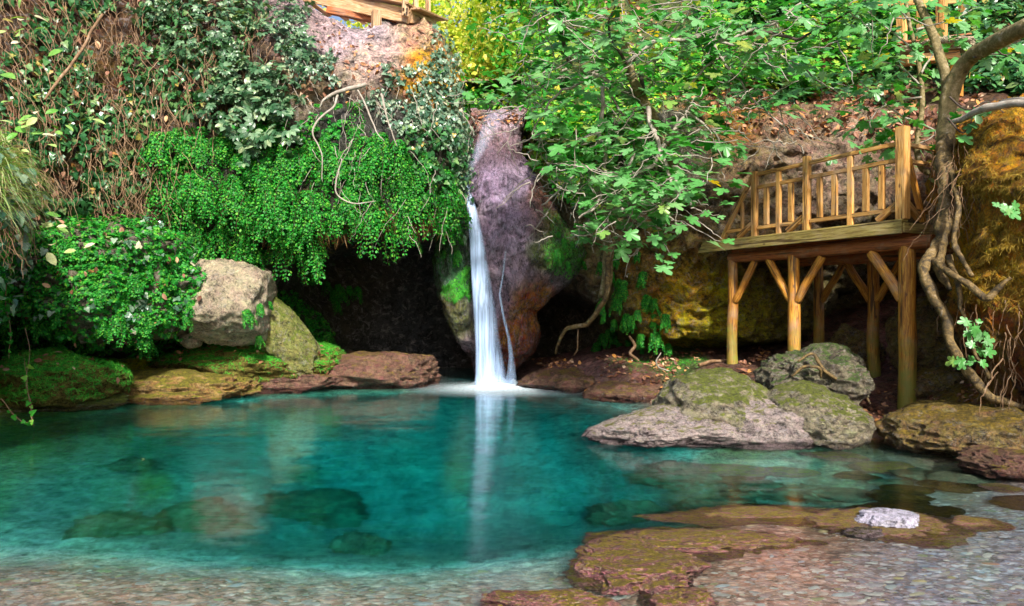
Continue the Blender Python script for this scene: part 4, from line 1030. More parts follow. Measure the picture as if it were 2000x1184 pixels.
# ------------------------------------------------------------ stepped walkway on the hillside, upper right
wk = empty('stepped_walkway', P(1820, 130, 12.6), 'weathered stone and plank step with a wooden beam on the slope behind the forked tree', 'walkway')
me, _q = blob_mesh('stone_slab', (0.62, 0.35, 0.1), 5, 5, 0.3); link('stone_slab', me, M['pale'], wk, Matrix.Translation(P(1840, 92, 12.6)))
board('step_beam', P(1765, 120, 12.5), P(1868, 108, 12.6), 0.2, 0.15, 'plank', wk)
board('step_plank', P(1740, 88, 12.9), P(1890, 70, 13.1), 0.2, 0.04, 'beam', wk)
board('support_post', P(1868, 190, 12.6), P(1868, 118, 12.6), 0.16, 0.16, 'log', wk)
for px, yb, w_, Y_, lb in ((1761, 82, .14, 13.1, 'leftmost yellow fence post on the slope left of the forked tree'), (1799, 78, .13, 13.3, 'orange fence post seen just behind the straight grey stem'), (1839, 72, .15, 13.3, 'bright yellow fence post at the end of the dark step plank'), (1880, 42, .13, 14.2, 'short orange fence post among dark green shrubs'), (1958, 20, .1, 15.2, 'farthest orange fence post near the top right corner')):
    c_ = P(px, yb, Y_)
    board('fence_post', c_ - Vector((0, 0, .15)), c_ + Vector((0, 0, 1.35)), w_, w_, 'plank', None)
    o = bpy.context.scene.collection.objects[-1]
    tag(o, lb, 'post', 'fence posts on the upper slope')
o = board('fence_rail', P(1700, 8, 12.95), P(1905, 2, 13.6), 0.05, 0.09, 'plank', None); tag(o, 'wooden fence rail crossing the top of the upper slope posts', 'rail')
#%%PLANTS
# ------------------------------------------------------------ ferns: a few clumps modelled, then copied
def frond(L, n, seed, az, arch, stems, parts, leaf=0.028):
    r_ = np.random.default_rng(seed)
    t = np.linspace(0, 1, 14)
    out = L * 0.42 * (t ** 0.7) * arch; drop = L * (0.28 * np.sin(t * 1.6) * (1 - arch) * 0.6 - 0.95 * t ** 1.7)
    d = np.array([math.cos(az), math.sin(az), 0]); side = np.array([-d[1], d[0], 0])
    pts = d * out[:, None] + np.array([0, 0, 1.0]) * drop[:, None] + side * (0.06 * L * np.sin(t * 4 + seed))[:, None]
    stems.append((pts, np.linspace(0.004, 0.0015, 14)))
    PP, NN = [], []
    for i in range(n):
        u = 0.12 + 0.88 * i / n
        c = np.array([np.interp(u, t, pts[:, k]) for k in range(3)])
        wd = 0.15 * L * math.sin(math.pi * min(1, u * 0.85 + .12)) ** 0.8
        for sgn in (-1, 1):
            for q_ in range(3):
                f_ = (q_ + 0.5) / 3
                PP.append(c + side * sgn * wd * f_ + np.array([0, 0, -0.25 * wd * f_]) + r_.normal(0, 0.006, 3)); NN.append(d * 0.8 + np.array([0, 0, .5]) + side * sgn * .25)
    parts.append((np.array(PP), np.array(NN), leaf))

def fern_clump(seed, nf, L, leaf=0.03, mat='fern'):
    r_ = np.random.default_rng(seed)
    stems, parts = [], []
    for i in range(nf):
        az = math.radians(-90 + r_.uniform(-95, 95))
        frond(L * r_.uniform(.6, 1.15), 15, seed * 31 + i, az, r_.uniform(.5, 1.2), stems, parts, leaf)
    out = []
    for Pn, Nn, lf in parts:
        out.append(leaves(Pn, nrm(Nn), T_DIA, lf, 0, 0.35, 0, 1.0, 0.5, 0.35))
    V, T = join(out)
    Vs, Ts = tubes(stems, 3)
    return mesh_np('fronds', V, T, False), mesh_np('stems', Vs, Ts, True)
ferns_proto = []
for i, (nf, L) in enumerate(((11, .58), (12, .46), (8, .72), (11, .38), (9, .62), (10, .32))):
    a_, b_ = fern_clump(100 + i, nf, L, 0.034)
    a_.materials.append(M['fern']); b_.materials.append(M['fernstem']); ferns_proto.append((a_, b_))
def place_fern(p, n_, label, group, sc=1.0, protos=(0, 1, 2, 3, 4, 5)):
    i = protos[int(rng.integers(len(protos)))]
    root = bpy.data.objects.new('maidenhair_fern', None); root.location = p; root.empty_display_size = .1
    az = math.atan2(n_[1], n_[0]) + math.pi / 2 + rng.uniform(-.5, .5)
    root.rotation_euler = (0, rng.uniform(-.2, .2), az); s_ = sc * rng.uniform(.75, 1.25); root.scale = (s_, s_, s_)
    COL.objects.link(root); tag(root, label, 'fern', group)
    for nm, me_ in (('fronds', ferns_proto[i][0]), ('stems', ferns_proto[i][1])):
        c = bpy.data.objects.new(nm, me_); COL.objects.link(c); c.parent = root
def fern_field(s, poly, n, label, group, sc=1.0, dens=None, out=0.03, protos=(0, 1, 2, 3, 4, 5)):
    pts, nn = pick(s, poly, n, dens)
    cxm = 1000 + F * np.median(pts[:, 0] / pts[:, 1]); zz_ = np.sort(pts[:, 2])
    z1, z2 = zz_[len(zz_) // 3], zz_[2 * len(zz_) // 3]
    for p, q_ in zip(pts, nn):
        u = 1000 + F * p[0] / p[1]; w_ = np.percentile(1000 + F * pts[:, 0] / pts[:, 1], [25, 50, 75])
        lb = label + (', far left' if u < w_[0] else ', left of centre' if u < w_[1] else ', right of centre' if u < w_[2] else ', far right') + (' top' if p[2] > z2 else ' middle' if p[2] > z1 else ' bottom')
        place_fern(Vector(p + q_ * out), q_, lb, group, sc, protos)
g1 = 'hanging ferns on the cliff lip over the cave'
fern_field(cl, [(330, 255), (520, 240), (600, 245), (690, 240), (760, 280), (880, 300), (900, 420), (860, 425), (790, 430), (730, 420), (640, 455), (560, 480), (480, 500), (390, 480), (330, 400), (310, 330)], 142, 'fern hanging over the cliff lip above the cave', g1, 1.12)
fern_field(cl, [(620, 190), (740, 185), (760, 300), (650, 280)], 8, 'fern below the grey roots under the footbridge', 'ferns below the footbridge', .9)
g2 = 'ferns in the mouth of the cave'
fern_field(cl, [(530, 540), (600, 520), (740, 560), (720, 640), (620, 680), (560, 640)], 14, 'shaded fern on the left cave wall', g2, .75)
# ferns over the left boulder
g3 = 'ferns covering the left boulder'
fb = fern_boulder
cs = np.array([v.co[:] for v in fb.data.vertices]); nn_ = np.array([v.normal[:] for v in fb.data.vertices]); cw = cs + np.array(fb.location if fb.location.length > 0 else fb.matrix_basis.translation)
vis = np.where((nn_[:, 1] < 0.15) & (nn_[:, 2] > -0.55))[0]
for i in rng.choice(vis, 42): place_fern(Vector(cw[i] + nn_[i] * .05), nn_[i], 'fern on the ' + ('left' if cw[i][0] < fb.location.x else 'right') + ' half of the left bank boulder, ' + ('near its top' if cw[i][2] > fb.location.z + .15 else 'on its face' if cw[i][2] > fb.location.z - .3 else 'on its underside'), g3, .8, (1, 3, 5))
cs_ = rng.choice(vis, 7500)
fern_carpet = (cw[cs_], nn_[cs_])
fern_field(cl, [(0, 450), (160, 430), (330, 440), (380, 520), (390, 560), (300, 480), (150, 560), (0, 640)], 20, 'fern on the slope above the left bank', 'ferns above the left bank', .7)
pts_, nn2_ = on_rock(pale_b, 10, lambda c, n: (n[:, 1] < .1) & ((n[:, 2] < -.15) | (n[:, 0] > .6)))
for p, q_ in zip(pts_, nn2_): place_fern(Vector(p + q_ * .03), q_, 'fern at the foot of the pale limestone boulder', 'ferns at the foot of the pale boulder', .6, (1, 3, 5))
fern_field(cl, [(480, 560), (560, 560), (640, 640), (640, 690), (560, 690), (500, 620)], 16, 'fern between pale boulder and cave', 'ferns beside the pale boulder', .6, protos=(1, 3, 5))
g4 = 'ferns on the right cliff below the fig'
fern_field(cr, [(1160, 480), (1240, 480), (1260, 560), (1320, 620), (1300, 660), (1230, 680), (1170, 690), (1150, 600)], 44, 'small fern on the brown cliff under the fig trunk', g4, .72, out=.12, protos=(1, 3, 5))
fern_field(fallr, [(1080, 450), (1150, 450), (1145, 510), (1100, 530), (1075, 500)], 8, 'fern on the right bulge of the waterfall rock', 'ferns on the waterfall rock', .5, protos=(1, 3, 5))
fern_field(fallr, [(850, 450), (900, 450), (900, 500), (855, 510)], 5, 'fern on the left bulge of the waterfall rock', 'ferns on the left bulge of the waterfall rock', .5, protos=(1, 3, 5))

def stuff(name, parts, mat, label, cat):
    V, T = join(parts)
    o = link(name, mesh_np(name, V, T, False), M[mat]); return tag(o, label, cat, kind='stuff')
stuff('small_fern_leaves', [leaves(*pick(cl, [(320, 255), (520, 240), (690, 240), (760, 280), (890, 300), (905, 425), (790, 430), (730, 425), (640, 455), (560, 485), (480, 500), (390, 480), (330, 400)], 1900, (90, .0)), T_CMP, .08, .16, .5, .2, 1, .4)], 'fern', 'small fern leaves filling the gaps between the hanging ferns over the cave', 'fern leaves')
stuff('small_fern_leaves', [leaves(fern_carpet[0], fern_carpet[1], T_CMP, .075, .12, .5, .3, .8, .6),
      leaves(*pick(cl, [(60, 440), (330, 430), (400, 520), (400, 640), (330, 700), (0, 690), (0, 480)], 4500, (81, -.25)), T_CMP, .08, .12, .5, .3, .8, .6),
      leaves(*pick(cl, [(480, 560), (560, 560), (650, 640), (650, 700), (500, 700)], 1500, (82, -.2)), T_CMP, .07, .12, .5, .3, .8, .6)], 'fern', 'carpet of small bright fern leaves over the left bank slope', 'fern leaves')
kd = fbm(fern_carpet[0] * 2.6, 4, 71)
a_, b2_ = fern_carpet[0][kd > .12], fern_carpet[1][kd > .12]
stuff('ivy', [leaves(a_[:650], b2_[:650], T_IVY, .085, .2, .6, .2)], 'ivyb', 'silver ivy leaves mixed into the ferns of the left bank boulder', 'ivy')
a_, b2_ = fern_carpet[0][kd < -.1], fern_carpet[1][kd < -.1]
stuff('dead_leaves', [leaves(a_[:90], b2_[:90], T_ELL, .09, .2, .6, .2)], 'litter', 'brown leaves caught in the ferns of the left bank boulder', 'leaves')
# ivy sheets
p_ = [leaves(*pick(cl, [(540, 0), (600, 30), (690, 150), (900, 130), (915, 330), (890, 420), (840, 380), (760, 250), (690, 190), (620, 230), (560, 120)], 2300, (61, .05)), T_IVY, .062, .12, .5, .1)]
p_ += [leaves(*pick(cl, [(640, 120), (780, 140), (840, 200), (880, 260), (800, 280), (660, 200)], 450, (62, .03)), T_IVY, .08, .12, .5, .1)]
p_ += [leaves(*pick(cl, [(850, 60), (900, 120), (925, 330), (900, 420), (850, 250)], 1100), T_IVY, .085, .15, .6, .1)]
stuff('ivy', p_, 'ivyb', 'grey green ivy over the crest rock and down to the waterfall', 'ivy')
p_ = [leaves(*pick(cl, [(0, 0), (330, 0), (520, 60), (500, 230), (300, 240), (330, 420), (120, 430), (0, 300)], 3000, (63, -.06)), T_IVY, .1, .2, .6, .2),
      leaves(*pick(cl, [(100, 180), (330, 200), (300, 400), (150, 420)], 500, (64, .0)), T_IVY, .11, .2, .6, .2),
      leaves(*pick(cl, [(780, 260), (920, 260), (900, 430), (800, 400)], 700), T_IVY, .09, .25, .6, .2)]
stuff('ivy', p_, 'ivy', 'dark green ivy scattered over the shaded left cliff', 'ivy')
# bramble: compound leaves over the upper left
p_ = [leaves(*pick(cl, [(290, 0), (560, 0), (640, 60), (600, 200), (580, 260), (520, 270), (440, 180), (330, 90)], 900, (65, .04)), T_CMP, .13, .45, .5, .6, .5, .8),
      leaves(*pick(cl, [(400, 160), (560, 170), (590, 270), (500, 300), (430, 230)], 260), T_CMP, .19, .5, .5, .6, .5, .8)]
stuff('bramble', p_, 'bramble', 'silvery green bramble sprays hanging over the upper left cliff', 'bramble')
# hanging dry stems on the left cliff
def hang(s, poly, n, L, r, dens=None, out=.1, sag=.3):
    pts, nn = pick(s, poly, n, dens); lines = []
    for p, q_ in zip(pts, nn):
        l = L * rng.uniform(.4, 1.3); m_ = 12; t = np.linspace(0, 1, m_)
        dirv = nrm(np.array([rng.normal(0, .45), -.1, -1.0]))
        a = p + q_ * (out * rng.random() + .03) + dirv * (t * l)[:, None]
        w_ = np.cumsum(rng.normal(0, .022 * l, (m_, 3)), axis=0)
        a = a + w_ + q_ * (sag * l * np.sin(t * 3.1) * rng.uniform(0, .5))[:, None]
        lines.append((a, np.linspace(r, r * .4, m_) * rng.uniform(.6, 1.5)))
    return tubes(lines, 4)
stuff('dry_stems', [hang(cl, [(0, 0), (520, 0), (560, 120), (420, 240), (330, 420), (120, 420), (0, 300)], 720, .8, .0055, out=.28)], 'straw', 'tangle of thin dry stems hanging over the shaded left cliff', 'stems')
stuff('dry_stems', [hang(cl, [(560, 150), (900, 160), (900, 400), (700, 420), (600, 300)], 90, .7, .006, out=.35)], 'twig', 'thin pale trailing stems over the ferns of the cliff lip', 'stems')
stuff('dead_fronds', [leaves(*pick(cl, [(480, 420), (560, 440), (700, 400), (880, 410), (880, 450), (700, 450), (560, 500)], 700), T_BLA, .3, .05, .3, 0, 1, .2)], 'deadfern', 'brown dead fronds hanging from the lip of the cave', 'fern')
# leaf litter
lt = [leaves(*pick(hsf, [(1380, 130), (1700, 90), (1800, 200), (1800, 275), (1380, 275)], 5200, (66, -.15)), T_ELL, .12, .05, .8, .3, .3, 1),
      leaves(*pick(hsf, [(1050, 0), (2000, 0), (2000, 270), (1050, 270)], 2600, (67, -.1)), T_ELL, .11, .05, .8, .3, .3, 1),
      leaves(*pick(cr, [(1400, 215), (1850, 215), (1820, 300), (1400, 260)], 500), T_ELL, .11, .05, .6, .3, .5, 1),
      leaves(*pick(fallr, [(918, 213), (1030, 213), (1020, 235), (920, 240)], 160), T_ELL, .1, .03, .5, 1, 0, 1),
      leaves(*pick(cl, [(0, 0), (560, 0), (560, 250), (330, 420), (0, 440)], 420, (68, 0)), T_ELL, .12, .1, .8, .3, .6, .6),
      leaves(*pick(cl, [(560, 60), (900, 60), (900, 240), (600, 200)], 260, (69, 0)), T_ELL, .09, .05, .8, .3, .3, 1)]
stuff('leaf_litter', lt, 'litter', 'brown and orange fallen leaves strewn on the slopes', 'leaves')
def gscatter(poly, n, dens=None):
    """points of the banks whose photo position lies in poly"""
    m_ = inpoly(GPX, GPY, poly) & (gz > 0.015) & (GY < 17) & (GY > 5)
    if dens: m_ &= fbm(np.stack([GPX / 50, GPY / 25, GPX * 0], -1), 4, dens[0]) > dens[1]
    ii = np.argwhere(m_)
    if not len(ii): return np.zeros((0, 3)), np.zeros((0, 3))
    c = ii[rng.integers(0, len(ii), n)]
    q_ = np.stack([GX[c[:, 0], c[:, 1]], GY[c[:, 0], c[:, 1]], gz[c[:, 0], c[:, 1]]], -1)
    q_[:, :2] += rng.normal(0, .015, (n, 2))
    return q_, np.tile(np.array([0, -.25, 1.0]), (n, 1))
lt = [leaves(*gscatter([(600, 690), (860, 690), (860, 745), (600, 745)], 260), T_ELL, .1, .02, .3, 0, 0, 1),
      leaves(*gscatter([(1040, 700), (1500, 680), (1500, 790), (1100, 780)], 1100, (3, -.1)), T_ELL, .09, .02, .4, 0, 0, 1),
      leaves(*gscatter([(1640, 690), (2000, 700), (2000, 850), (1650, 850)], 1500, (5, -.1)), T_ELL, .07, .02, .4, 0, 0, 1),
      leaves(*on_rock(mound1, 70, lambda c, n: n[:, 2] > .2), T_ELL, .08, .05, .4, 0, 0, 1), leaves(*on_rock(mound2, 120, lambda c, n: n[:, 2] > .2), T_ELL, .08, .05, .4, 0, 0, 1), leaves(*on_rock(fern_boulder, 40, lambda c, n: n[:, 1] < 0), T_ELL, .09, .2, .4, 0, 0, 1),
      leaves(*gscatter([(0, 690), (600, 690), (600, 760), (0, 790)], 120), T_ELL, .08, .02, .4, 0, 0, 1)]
stuff('leaf_litter', lt, 'litter', 'brown and orange fallen leaves on the pool banks', 'leaves')
# moss carpets on the banks
up_ = lambda c, n: (n[:, 2] > .0) & (c[:, 2] > 0) & (fbm(c * 4, 4, 77) > -.25)
mp = [leaves(*on_rock(mound1, 24000, up_), T_BLA, .06, .02, .5, .5, -.6, .7), leaves(*on_rock(mound2, 15000, up_), T_BLA, .065, 0, .5, .5, -.6, .7), leaves(*on_rock(mound3, 4000, up_), T_BLA, .045, 0, .5, .5, -.6, .7),
      leaves(*gscatter([(0, 690), (190, 690), (230, 750), (60, 760), (0, 750)], 16000), T_BLA, .05, .0, .5, .5, -1, .6),
      leaves(*gscatter([(330, 670), (620, 680), (680, 700), (590, 725), (420, 730), (340, 710)], 16000, (9, -.25)), T_BLA, .05, .0, .5, .5, -1, .6),
      leaves(*gscatter([(1180, 700), (1380, 695), (1400, 725), (1200, 730)], 4000, (10, -.2)), T_BLA, .05, .0, .5, .5, -1, .6)]
stuff('moss', mp, 'moss', 'bright green moss carpet on the banks', 'moss')
mp = [leaves(*gscatter([(80, 715), (420, 715), (440, 765), (80, 780)], 12000, (11, -.2)), T_BLA, .03, .0, .6, .5, -.6, .7)]
stuff('moss', mp, 'ymoss', 'yellow moss on the shelf of the left bank', 'moss')
gm = [leaves(*pick(gw, [(1840, 210), (2080, 190), (2080, 620), (1870, 620)], 30000, (12, -.25)), T_BLA, .055, .0, .5, .2, .9, .5)]
o = stuff('moss', gm, 'goldmoss', 'golden shaggy moss on the overhanging rock at the right', 'moss')
gm = [leaves(*pick(fallr, [(845, 445), (915, 445), (920, 640), (870, 620)], 9000, (13, -.02)), T_BLA, .045, .0, .5, .2, .9, .5),
      leaves(*pick(fallr, [(1060, 400), (1150, 450), (1140, 520), (1080, 550), (1055, 480)], 5000, (14, -.1)), T_BLA, .05, .0, .5, .2, .9, .5)]
stuff('moss', gm, 'moss', 'wet green moss on both bulges of the waterfall rock', 'moss')
# green cover right of the falls and on the hillside
p_ = [leaves(*pick(cr, [(1035, 220), (1250, 225), (1260, 330), (1150, 420), (1080, 380), (1040, 330)], 2600, (70, -.3)), T_IVY, .09, .1, .6, .3),
      leaves(*pick(hsf, [(1010, 100), (1400, 60), (1420, 260), (1040, 270)], 3400, (71, -.2)), T_IVY, .12, .2, .6, .4)]
p_ += [leaves(*pick(hsf, [(1350, -60), (1800, -60), (1760, 110), (1600, 170), (1350, 190)], 4200, (75, -.1)), T_FIG, .17, .7, .4, 1, .5, .9)]
stuff('ivy', p_, 'midleaf', 'fresh green creeper on the rounded bank right of the waterfall', 'creeper')
p_ = [leaves(*pick(hsf, [(1350, -60), (1800, -60), (1760, 120), (1500, 200), (1350, 160)], 5200, (72, -.15)), T_IVY, .13, .25, .6, .4),
      leaves(*pick(hsf, [(1750, -60), (2060, -60), (2060, 190), (1900, 180), (1750, 120)], 5200, (73, -.25)), T_ELL, .15, .35, .6, .5, .3),
      leaves(*pick(hsf, [(1400, 120), (1800, 100), (1800, 260), (1450, 240)], 900, (74, .05)), T_IVY, .1, .1, .6, .4)]
stuff('ivy', p_, 'ivy', 'dark green ivy and low shrubs over the right hillside', 'ivy')
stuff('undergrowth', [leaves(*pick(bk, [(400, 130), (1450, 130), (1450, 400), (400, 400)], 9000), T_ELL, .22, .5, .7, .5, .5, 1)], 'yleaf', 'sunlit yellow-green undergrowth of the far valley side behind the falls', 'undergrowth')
# ------------------------------------------------------------ trees in the gap behind the falls
def tree(label, px, Y, zb, h, cr_, rad, nleaf, mat, seed, size=.16, name='tree', lean=0.0, group=None):
    r_ = np.random.default_rng(seed)
    x = (px - 1000) / F * Y
    root = empty(name, (x, Y, zb), label, 'tree', group)
    limb('trunk', [(x, Y, zb - .5), (x + lean * .3, Y, zb + h * .35), (x + lean * .7, Y + .1, zb + h * .7), (x + lean, Y, zb + h)], [.2 * h / 8, .15 * h / 8, .1 * h / 8, .04], 'farbark', root, 24, 8, .1, seed)
    lines = []; cen = []
    for i in range(cr_):
        u = r_.uniform(.25, 1.0)
        b0 = np.array([x + lean * u, Y, zb + h * u]); a = r_.uniform(0, 6.28); R_ = rad * r_.uniform(.5, 1)
        e = b0 + np.array([math.cos(a) * R_, math.sin(a) * R_ * .7, r_.uniform(-.25, .6)])
        lines.append((smooth_line([b0, (b0 + e) / 2 + np.array([0, 0, .2]), e], 10, .05, seed + i), np.linspace(.035, .01, 10))); cen.append(e); cen.append((b0 + e) / 2)
    V, T = tubes(lines, 4); tag(link('branches', mesh_np('branches', V, T), M['farbark'], root), kind='stuff')
    cen = np.array(cen); ci = r_.integers(0, len(cen), nleaf)
    off = r_.normal(0, 1, (nleaf, 3)) * np.array([.5, .5, .32]) * (0.6 + rad * .2)
    pts = cen[ci] + off
    V, T = leaves(pts, nrm(off + r_.normal(0, .5, off.shape)), T_ELL, size, 0, .5, .5, .4, 1)
    link('foliage', mesh_np('foliage', V, T, False), M[mat], root)
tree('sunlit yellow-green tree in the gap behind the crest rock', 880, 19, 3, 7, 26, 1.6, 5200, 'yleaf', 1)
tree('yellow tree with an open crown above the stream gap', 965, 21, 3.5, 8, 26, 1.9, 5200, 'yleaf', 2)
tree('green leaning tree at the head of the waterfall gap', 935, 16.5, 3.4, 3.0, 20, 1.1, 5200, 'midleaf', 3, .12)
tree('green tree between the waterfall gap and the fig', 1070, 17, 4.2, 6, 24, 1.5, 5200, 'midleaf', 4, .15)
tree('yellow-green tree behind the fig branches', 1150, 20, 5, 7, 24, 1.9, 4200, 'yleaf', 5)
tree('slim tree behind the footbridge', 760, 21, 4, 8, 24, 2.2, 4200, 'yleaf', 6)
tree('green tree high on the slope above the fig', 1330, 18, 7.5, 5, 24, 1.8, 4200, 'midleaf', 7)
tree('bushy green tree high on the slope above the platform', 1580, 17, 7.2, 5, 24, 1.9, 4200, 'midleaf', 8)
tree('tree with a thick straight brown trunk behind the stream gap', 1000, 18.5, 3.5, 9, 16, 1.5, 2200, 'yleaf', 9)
# ------------------------------------------------------------ fig tree beside the waterfall
fig = empty('fig_tree', P(1185, 560, 12.4), 'fig tree rooted on the cliff right of the waterfall, spreading grey drooping branches', 'tree')
limb('trunk', [P(1178, 580, 12.5), P(1190, 500, 12.3), P(1188, 430, 12.0), P(1215, 408, 11.6), P(1275, 398, 11.0), P(1318, 350, 10.4), P(1300, 280, 10.2), P(1265, 210, 10.1), P(1225, 120, 10.2), P(1210, -30, 10.4)],
     [.09, .1, .12, .13, .1, .09, .08, .075, .07, .06], 'bark', fig, 90, 12, .04, 1, .15)
limb('root', [P(1190, 500, 12.25), P(1183, 570, 12.2), P(1150, 630, 12.3), P(1105, 645, 12.6), P(1085, 690, 12.9)], [.055, .05, .045, .035, .02], 'root', fig, 40, 8, .05, 2, .15)
fb_ = [[(1265, 210), (1240, 190), (1180, 160), (1150, 150), (1110, 128), (1060, 145), (1000, 190)], [(1180, 160), (1170, 250), (1185, 340), (1165, 400), (1130, 425)], [(1300, 280), (1270, 330), (1230, 340), (1180, 330), (1120, 345), (1060, 400)],
       [(1110, 128), (1100, 60), (1085, 0)], [(1265, 210), (1230, 100), (1150, 70), (1060, 30)], [(1225, 120), (1300, 75), (1390, 80), (1480, 60), (1560, 10)], [(1300, 280), (1340, 220), (1360, 150), (1420, 110)],
       [(1265, 210), (1290, 290), (1310, 360), (1350, 400)], [(1180, 160), (1220, 240), (1240, 300), (1235, 380)], [(1150, 150), (1090, 190), (1050, 240), (1040, 270)], [(1215, 408), (1250, 430), (1265, 460)], [(1318, 350), (1300, 400), (1260, 410)],
       [(1110, 128), (1030, 170), (960, 200)], [(1390, 80), (1430, 150), (1480, 200), (1540, 260)], [(1340, 220), (1400, 270), (1420, 320)], [(1225, 120), (1190, 60), (1200, 0)], [(1300, 75), (1350, 20), (1380, -40)], [(1170, 250), (1110, 290), (1060, 330), (1045, 350)],
       [(1240, 300), (1200, 370), (1160, 420), (1140, 450)], [(1480, 60), (1560, 70), (1640, 30), (1700, -10)], [(1390, 80), (1500, 100), (1580, 140), (1640, 200)]]
figP, figN = [], []
for i, ln in enumerate(fb_):
    Yb = 10.2 - (i % 4) * .35
    pts = [P(x, y, Yb - (0.8 * k_ / len(ln) if i % 2 else -.5 * k_ / len(ln))) for k_, (x, y) in enumerate(ln)]
    r0 = .034 if i < 8 else .022
    dark = i in (3, 4, 15, 19)
    limb('branch', pts, [r0, r0 * .7, r0 * .4], 'dtwig' if dark else 'twig', fig, 40, 6, .09, 20 + i, .1)
    L = smooth_line(pts, 60, .08, 20 + i)
    for k_ in range(8, 60):
        for _ in range(1): figP.append(L[k_] + rng.normal(0, 1, 3) * np.array([.22, .2, .14])); figN.append((0, -.45, .85))
        if rng.random() < .55: figP.append(L[k_] + rng.normal(0, 1, 3) * np.array([.42, .3, .22])); figN.append((0, -.45, .85))
# side twigs
tw = []
for i in range(520):
    p0 = np.array(figP[int(rng.integers(len(figP)))]); m_ = 9
    dv = np.array([rng.normal(0, .8), rng.normal(0, .5), rng.uniform(-1, .3)]); dv /= np.linalg.norm(dv)
    a = p0 + dv * np.linspace(0, rng.uniform(.25, .7), m_)[:, None] + np.cumsum(rng.normal(0, .018, (m_, 3)), 0)
    tw.append((a, np.linspace(.009, .004, m_)))
    if rng.random() < .8: figP.append(a[-1]); figN.append((0, -.45, .85))
V, T = tubes(tw, 4); tag(link('twigs', mesh_np('twigs', V, T), M['twig'], fig), kind='stuff')
figP = np.array(figP); figN = np.array(figN, float)
ex_ = rng.integers(0, len(figP), 900); figP = np.concatenate([figP, figP[ex_] + rng.normal(0, .22, (900, 3))]); figN = np.concatenate([figN, figN[ex_]])
fpx = 1000 + F * figP[:, 0] / figP[:, 1]; fpy = HZ - (figP[:, 2] - CH) / figP[:, 1] * F
keep = (rng.random(len(figP)) < .82) & ~((fpx > 1440) & (fpy > 225)) & ~((fpx < 1055) & (fpy > 195)) & ~((fpx < 1125) & (fpy > 345)) & ~((fpy > 400) & (rng.random(len(figP)) < .5))
V, T = leaves(np.array(figP)[keep], nrm(np.array(figN, float))[keep], T_FIG, .225, 0, .34, .4, .5, .9, .5)
link('foliage', mesh_np('foliage', V, T, False), M['fig'], fig)
# second fig over the hillside: loose leaves on thin stems
f2 = empty('fig_sapling', P(1790, 340, 9.6), 'slim grey fig stem rising beside the platform corner post', 'tree')
limb('trunk', [P(1815, 340, 9.0), P(1798, 325, 9.0), P(1790, 280, 9.0), P(1800, 200, 9.1), P(1795, 130, 9.2), P(1780, 60, 9.3), P(1763, -20, 9.4)], [.04, .038, .035, .035, .03, .028, .025], 'bark', f2, 60, 8, .02, 5, .1)
P2, N2_ = [], []
for i, ln in enumerate([[(1795, 240), (1760, 225), (1700, 180), (1660, 140)], [(1800, 170), (1760, 130), (1700, 120)], [(1790, 100), (1740, 60), (1690, 20)], [(1795, 240), (1830, 260), (1790, 285), (1730, 290)], [(1790, 60), (1850, 40), (1900, 20)], [(1797, 140), (1830, 100), (1880, 90)], [(1798, 190), (1740, 200), (1700, 240), (1720, 280)], [(1780, 40), (1720, -10), (1640, -30)]]):
    pts = [P(x, y, 9.1 + .1 * k_) for k_, (x, y) in enumerate(ln)]
    limb('branch', pts, [.016, .01, .006], 'twig', f2, 24, 5, .05, 60 + i)
    L = smooth_line(pts, 30, .05, 60 + i)
    for k_ in range(8, 30):
        if rng.random() < .75: P2.append(L[k_] + rng.normal(0, .16, 3)); N2_.append((0, -.5, .8))
P2 = P2 + [p + rng.normal(0, .28, 3) for p in P2 + P2]; N2_ = N2_ * 3
V, T = leaves(np.array(P2), nrm(np.array(N2_, float)), T_FIG, .19, 0, .5, .2, .5, .8, .35); link('foliage', mesh_np('foliage', V, T, False), M['fig'], f2)
# ------------------------------------------------------------ forked tree and roots on the golden rock
ft = empty('forked_tree', P(1850, 250, 8.4), 'smooth grey-gold forked tree on the golden rock, one limb bending far right', 'tree')
limb('trunk', [P(1846, 290, 8.1), P(1848, 240, 8.2), P(1856, 180, 8.2), P(1890, 120, 8.0), P(1940, 85, 7.6), P(2010, 52, 7.1), P(2120, 20, 6.5)],
     [.11, .095, .1, .095, .092, .09, .085], 'bark', ft, 110, 14, .02, 8, .12)
limb('limb', [P(1852, 200, 8.25), P(1843, 140, 8.3), P(1825, 80, 8.5), P(1800, 20, 8.7), P(1775, -40, 8.9)], [.055, .058, .055, .05, .045], 'bark', ft, 50, 10, .02, 9, .08)
P3 = []
for i, ln in enumerate([[(1856, 190), (1890, 215), (1930, 200), (1980, 240)], [(1940, 85), (1960, 110), (2000, 95)], [(1848, 230), (1880, 260), (1900, 230)], [(1900, 110), (1950, 105), (1990, 120)]]):
    pts = [P(x, y, 7.8) for (x, y) in ln]; limb('branch', pts, [.012, .008, .005], 'dtwig', ft, 20, 5, .03, 80 + i)
    L = smooth_line(pts, 16)
    for k_ in range(5, 16, 2): P3.append(L[k_] + rng.normal(0, .08, 3))
V, T = leaves(np.array(P3), np.tile(nrm(np.array([[0, -.5, .8]])), (len(P3), 1)), T_FIG, .2, 0, .4, .2, .5, .8, .3); link('foliage', mesh_np('foliage', V, T, False), M['fig'], ft)
